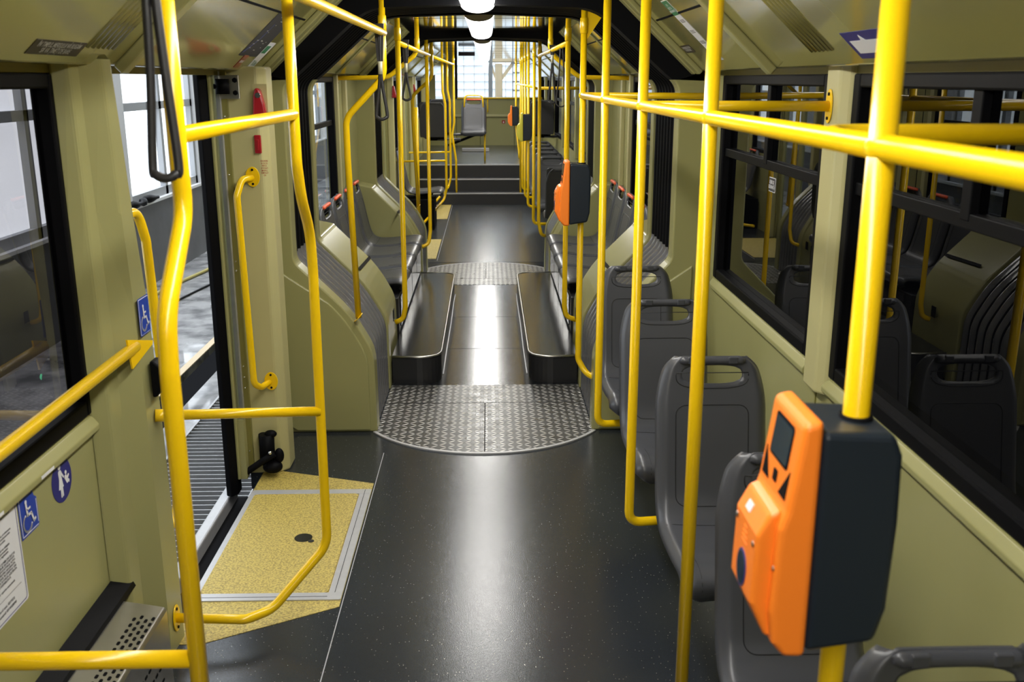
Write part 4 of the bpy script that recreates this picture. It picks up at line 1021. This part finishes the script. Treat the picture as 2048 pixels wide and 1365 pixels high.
# ================================================================ FLOOR MATS BY THE DOORS
m = thing('door_mat', 'yellow gritty floor area with steel frame inside the open left door', 'mat', (0, 0, 0))
MB().prism([(-1.04, 4.24), (-.52, 4.06), (-.52, 3.005), (-.93, 2.785), (-1.04, 2.785)], 'z', 0, .002).build('grit_surround', 'ymat', m)
fr = MB()
def strip(p, q, wd, z0=.002, z1=.0055):
    A, B = Vector((*p, 0)), Vector((*q, 0)); dd = (B-A).normalized(); nn = Vector((-dd.y, dd.x, 0))*wd/2
    fr.prism([tuple((A+nn).xy), tuple((B+nn).xy), tuple((B-nn).xy), tuple((A-nn).xy)], 'z', z0, z1+.0004*(1 if abs(dd.x) > .5 else 0)+(.0002 if p[1] < 3.5 else 0))
for a, b in (((-1.035, 3.965), (-.525, 3.965)), ((-.545, 3.985), (-.545, 3.05)), ((-1.035, 3.07), (-.525, 3.07)), ((-1.032, 3.05), (-1.032, 3.985))):
    strip(a, b, .048 if b[0] != -1.032 else .022)
fr.build('steel_frame', 'alu', m)
MB().box(-.549, -.547, 3.05, 3.985, .0055, .006).box(-1.03, -.57, 3.066, 3.068, .0061, .0066).build('frame_gap', 'black', m)
MB().prism(rrect(.225, .425, .02, 4, -.797, 3.518), 'z', .002, .006).build('grit_panel', 'ymat', m)
MB().disc((-.735, 3.52, .006), (1, 0, 0), (0, 1, 0), .035, .036, .0015, 20).build('worn_patch', 'vinyl_wet', m)
MB().disc((-.70, 3.49, .0065), (1, 0, 0), (0, 1, 0), .012, .012, .0015, 12).build('worn_patch', 'riser', m)
for i, (y0, y1) in enumerate(((9.62, 10.92), (12.5, 14.04))):
    o = MB().prism([(X(-HW), y0-.0), (-.53, y0+.08), (-.53, y1), (X(-HW), y1)], 'z', .002, .005).build('door_mat', 'ymat'); tag(o, 'yellow floor area at the rear-car door, %s' % ['nearer the bellows', 'at the foot of the steps'][i], 'mat', 'rear-car door mats')

# heater box under the left window
h = thing('heater_grille', 'perforated stainless steel heater box at floor by the left wall', 'heater', (0, 0, 0))
hx0, hx1, hz, hy0, hy1 = X(-HW)+.004, -.93, .285, .2, 2.53
MB().prism([(hx0, 0), (hx1, 0), (hx1, hz-.01), (hx1-.006, hz), (-1.0, hz+.012), (-1.048, hz+.020), (hx0, hz+.02)], 'y', hy0, hy1).build('casing', 'steel', h, bevel=.004)
MB().prism([(hx0, hz+.0), (-1.050, hz+.016), (-1.052, hz+.036), (hx0, hz+.065)], 'y', hy0, hy1+.10).build('rubber_strip', 'black', h)
pf = empty('perforations', (0, 0, 0)); bpy.data.objects.remove(pf)
mt_, ms_ = MB(), MB(); d_ = Vector((-1, 0, .18)).normalized()
for j in range(34):
    for i in range(4):
        yy = 2.46-j*.030-(.015 if i % 2 else 0)
        c = Vector((hx1-.016, yy, hz+.0030))+d_*i*.016
        q = plate(c, (0, 1, 0), -d_, rrect(.0085, .0042, .0038, 3), .0012); mt_.add(q.v, q.f)
        q = plate(Vector((hx1, yy, .055+i*.045)), (0, 1, 0), (0, 0, 1), rrect(.0095, .0045, .004, 3), .001); ms_.add(q.v, q.f)
mt_.build('top_perforation', 'blackmat', h)['kind'] = 'stuff'; ms_.build('front_perforation', 'blackmat', h)['kind'] = 'stuff'

# ================================================================ THE DEPOT HALL OUTSIDE
GZ = -.32
o = MB().box(-3.6, -2.27, -6, 34, GZ-.1, GZ).box(-2.0, -1.83, -6, 34, GZ-.1, GZ).build('floor_hall', 'concrete', kind=ST)
MB().box(-2.27, -2.0, -6, 34, GZ-.6, GZ-.5).build('floor_hall', 'blackmat', kind=ST)
MB().box(-2.275, -2.22, -6, 34, GZ-.0, GZ+.008).build('trim_21', 'beam', kind=ST)
MB().box(-1.83, 3.2, -6, 34, GZ-.35, GZ-.3).build('floor_hall', 'blackmat', kind=ST)
g = MB()
for k in range(150):
    y = 2.2+k*.056; g.box(-1.82, -1.24, y, y+.007, GZ-.03, GZ)
g.box(-1.83, -1.815, 2.2, 10.6, GZ-.03, GZ+.004).box(-1.24, -1.225, 2.2, 10.6, GZ-.03, GZ+.004)
for x in (-1.62, -1.43): g.box(x, x+.006, 2.2, 10.6, GZ-.05, GZ-.031)
o = g.build('floor_grating', 'alu'); tag(o, 'steel bar grating over the pit outside the open door', 'grating')
# hall side wall with daylit windows
HX = -3.5
def hall_wall():
    MB().box(HX-.3, HX, -6, 34, GZ, .50).build('wall_left_hall', 'dado', kind=ST)
    MB().box(HX-.3, HX+.02, -6, 34, .50, .53).build('trim_22', 'plaster', kind=ST)
    MB().box(HX-.3, HX, -6, 34, 3.0, 3.6).build('wall_left_hall', 'plaster', kind=ST)
    wins = [(1.6, 4.9), (5.4, 8.9), (9.72, 12.05), (13.2, 16.2), (17.6, 21), (22, 25.4), (26.4, 29.8)]
    prev = -6
    for i, (a, b) in enumerate(wins):
        MB().box(HX-.3, HX, prev, a, .53, 3.0).build('wall_left_hall', 'plaster', kind=ST); prev = b
        n = 3 if b-a > 2.5 else 2
        f = MB().box(HX-.09, HX-.03, a, a+.07, .53, 3.0).box(HX-.09, HX-.03, b-.07, b, .53, 3.0).box(HX-.09, HX-.03, a, b, .53, .62)
        for k in range(1, n): f.box(HX-.09, HX-.03, a+(b-a)*k/n-.04, a+(b-a)*k/n+.04, .53, 3.0)
        for z in (1.48, 2.4): f.box(HX-.09, HX-.03, a, b, z-.04, z+.04)
        w = f.build('window_%d' % (20+i), 'hallframe', kind=ST)
        MB().box(HX-.10, HX-.092, a, b, .53, 3.0).build('daylit_pane', 'day', w)
    MB().box(HX-.3, HX, prev, 34, .53, 3.0).build('wall_left_hall', 'plaster', kind=ST)
hall_wall()
MB().box(HX, 6, 2, 34, 5.2, 5.3).build('ceiling_hall', 'plaster', kind=ST)
MB().box(-2.8, 4.5, 19.5, 29, 5.15, 5.19).build('window_31', 'hall_fill', kind=ST)  # added unseen glowing panel, brightens the column behind the rear window
MB().box(-3.3, -1.6, 3, 17, 5.15, 5.19).build('window_32', 'hall_fill', kind=ST)  # second added panel out of view, lifts hall wall and floor by the door
MB().box(6, 6.2, -6, 34, GZ-.3, 5.2).build('wall_right_hall', 'blackmat', kind=ST)
o = MB().tube(catmull([(-3.3, 9.2), (-3.25, 10.2), (-3.1, 11.2), (-3.05, 12.4), (-3.2, 14)], 8) and [(p.x, p.y, GZ+.02) for p in catmull([(-3.3, 8.2), (-3.28, 9.6), (-3.1, 11.0), (-3.0, 12.4), (-3.2, 14)], 8)], .018, 8).build('garden_hose', 'hose'); tag(o, 'yellow hose lying along the foot of the hall wall', 'hose')
o = MB().tube([(p.x, p.y, GZ+.012) for p in catmull([(-3.05, 8.8), (-2.9, 9.9), (-2.75, 10.6), (-2.6, 10.9), (-2.45, 12)], 8)], .010, 8).build('cable', 'black'); tag(o, 'black cable lying across the wet hall floor', 'cable')
o = MB().tube([(p.x, p.y, .56) for p in catmull([(-3.42, 9.2), (-3.46, 9.5), (-3.43, 9.8), (-3.50, 10.0), (-3.44, 10.3)], 6)], [.03+.015*math.sin(k) for k in range(25)], 8).build('cloth_rag', 'black'); tag(o, 'black rag lying on the hall window ledge', 'rag')
# end of the hall behind the tram: big gridded window and timber column
EY = 30.0
f = MB()
for k in range(32): f.box(-3.5+k*.31, -3.5+k*.31+.012, EY-.03, EY+.02, 0, 5.2)
for k in range(22): f.box(-3.6, 6, EY-.03, EY+.02, .1+k*.225, .1+k*.225+.012)
w = f.build('window_30', 'hallframe', kind=ST); MB().box(-3.6, 6, EY+.03, EY+.05, GZ, 5.2).build('daylit_pane', 'day_end', w)
MB().box(-3.6, 6, EY-.2, EY, GZ, .15).build('wall_end_hall', 'plaster', kind=ST)
c = thing('timber_column', 'pale column with braces seen through the rear window', 'column', (.27, 24, 0))
MB().box(-.085, .085, -.09, .09, GZ, 2.1).build('shaft', 'beam', c, bevel=.02)
MB().box(-.18, 1.2, -.12, .12, 2.13, 2.30).build('head_beam', 'beam', c, bevel=.02)
MB().prism([(-.08, 1.72), (-.08, 1.84), (-.17, 2.13), (-.25, 2.13)], 'y', -.05, .05).prism([(.08, 1.72), (.08, 1.84), (.30, 2.13), (.40, 2.13)], 'y', -.07, .07).build('brace', 'beam', c)
p = MB().box(.02, .11, 22, 22.1, GZ, 2.9).build('steel_post', 'hallframe'); tag(p, 'grey post seen through the rear window beside the column', 'post')
l = thing('ladder', 'dark ladder seen through the rear window', 'ladder', (.56, 22, 0))
MB().box(-.02, 0, 0, .03, GZ, 4).box(.15, .17, 0, .03, GZ, 4).build('stile', 'hallframe', l)
r_ = MB()
for k in range(22): r_.box(0, .15, 0, .03, GZ+.1+k*.19, GZ+.13+k*.19)
r_.build('rungs', 'hallframe', l)
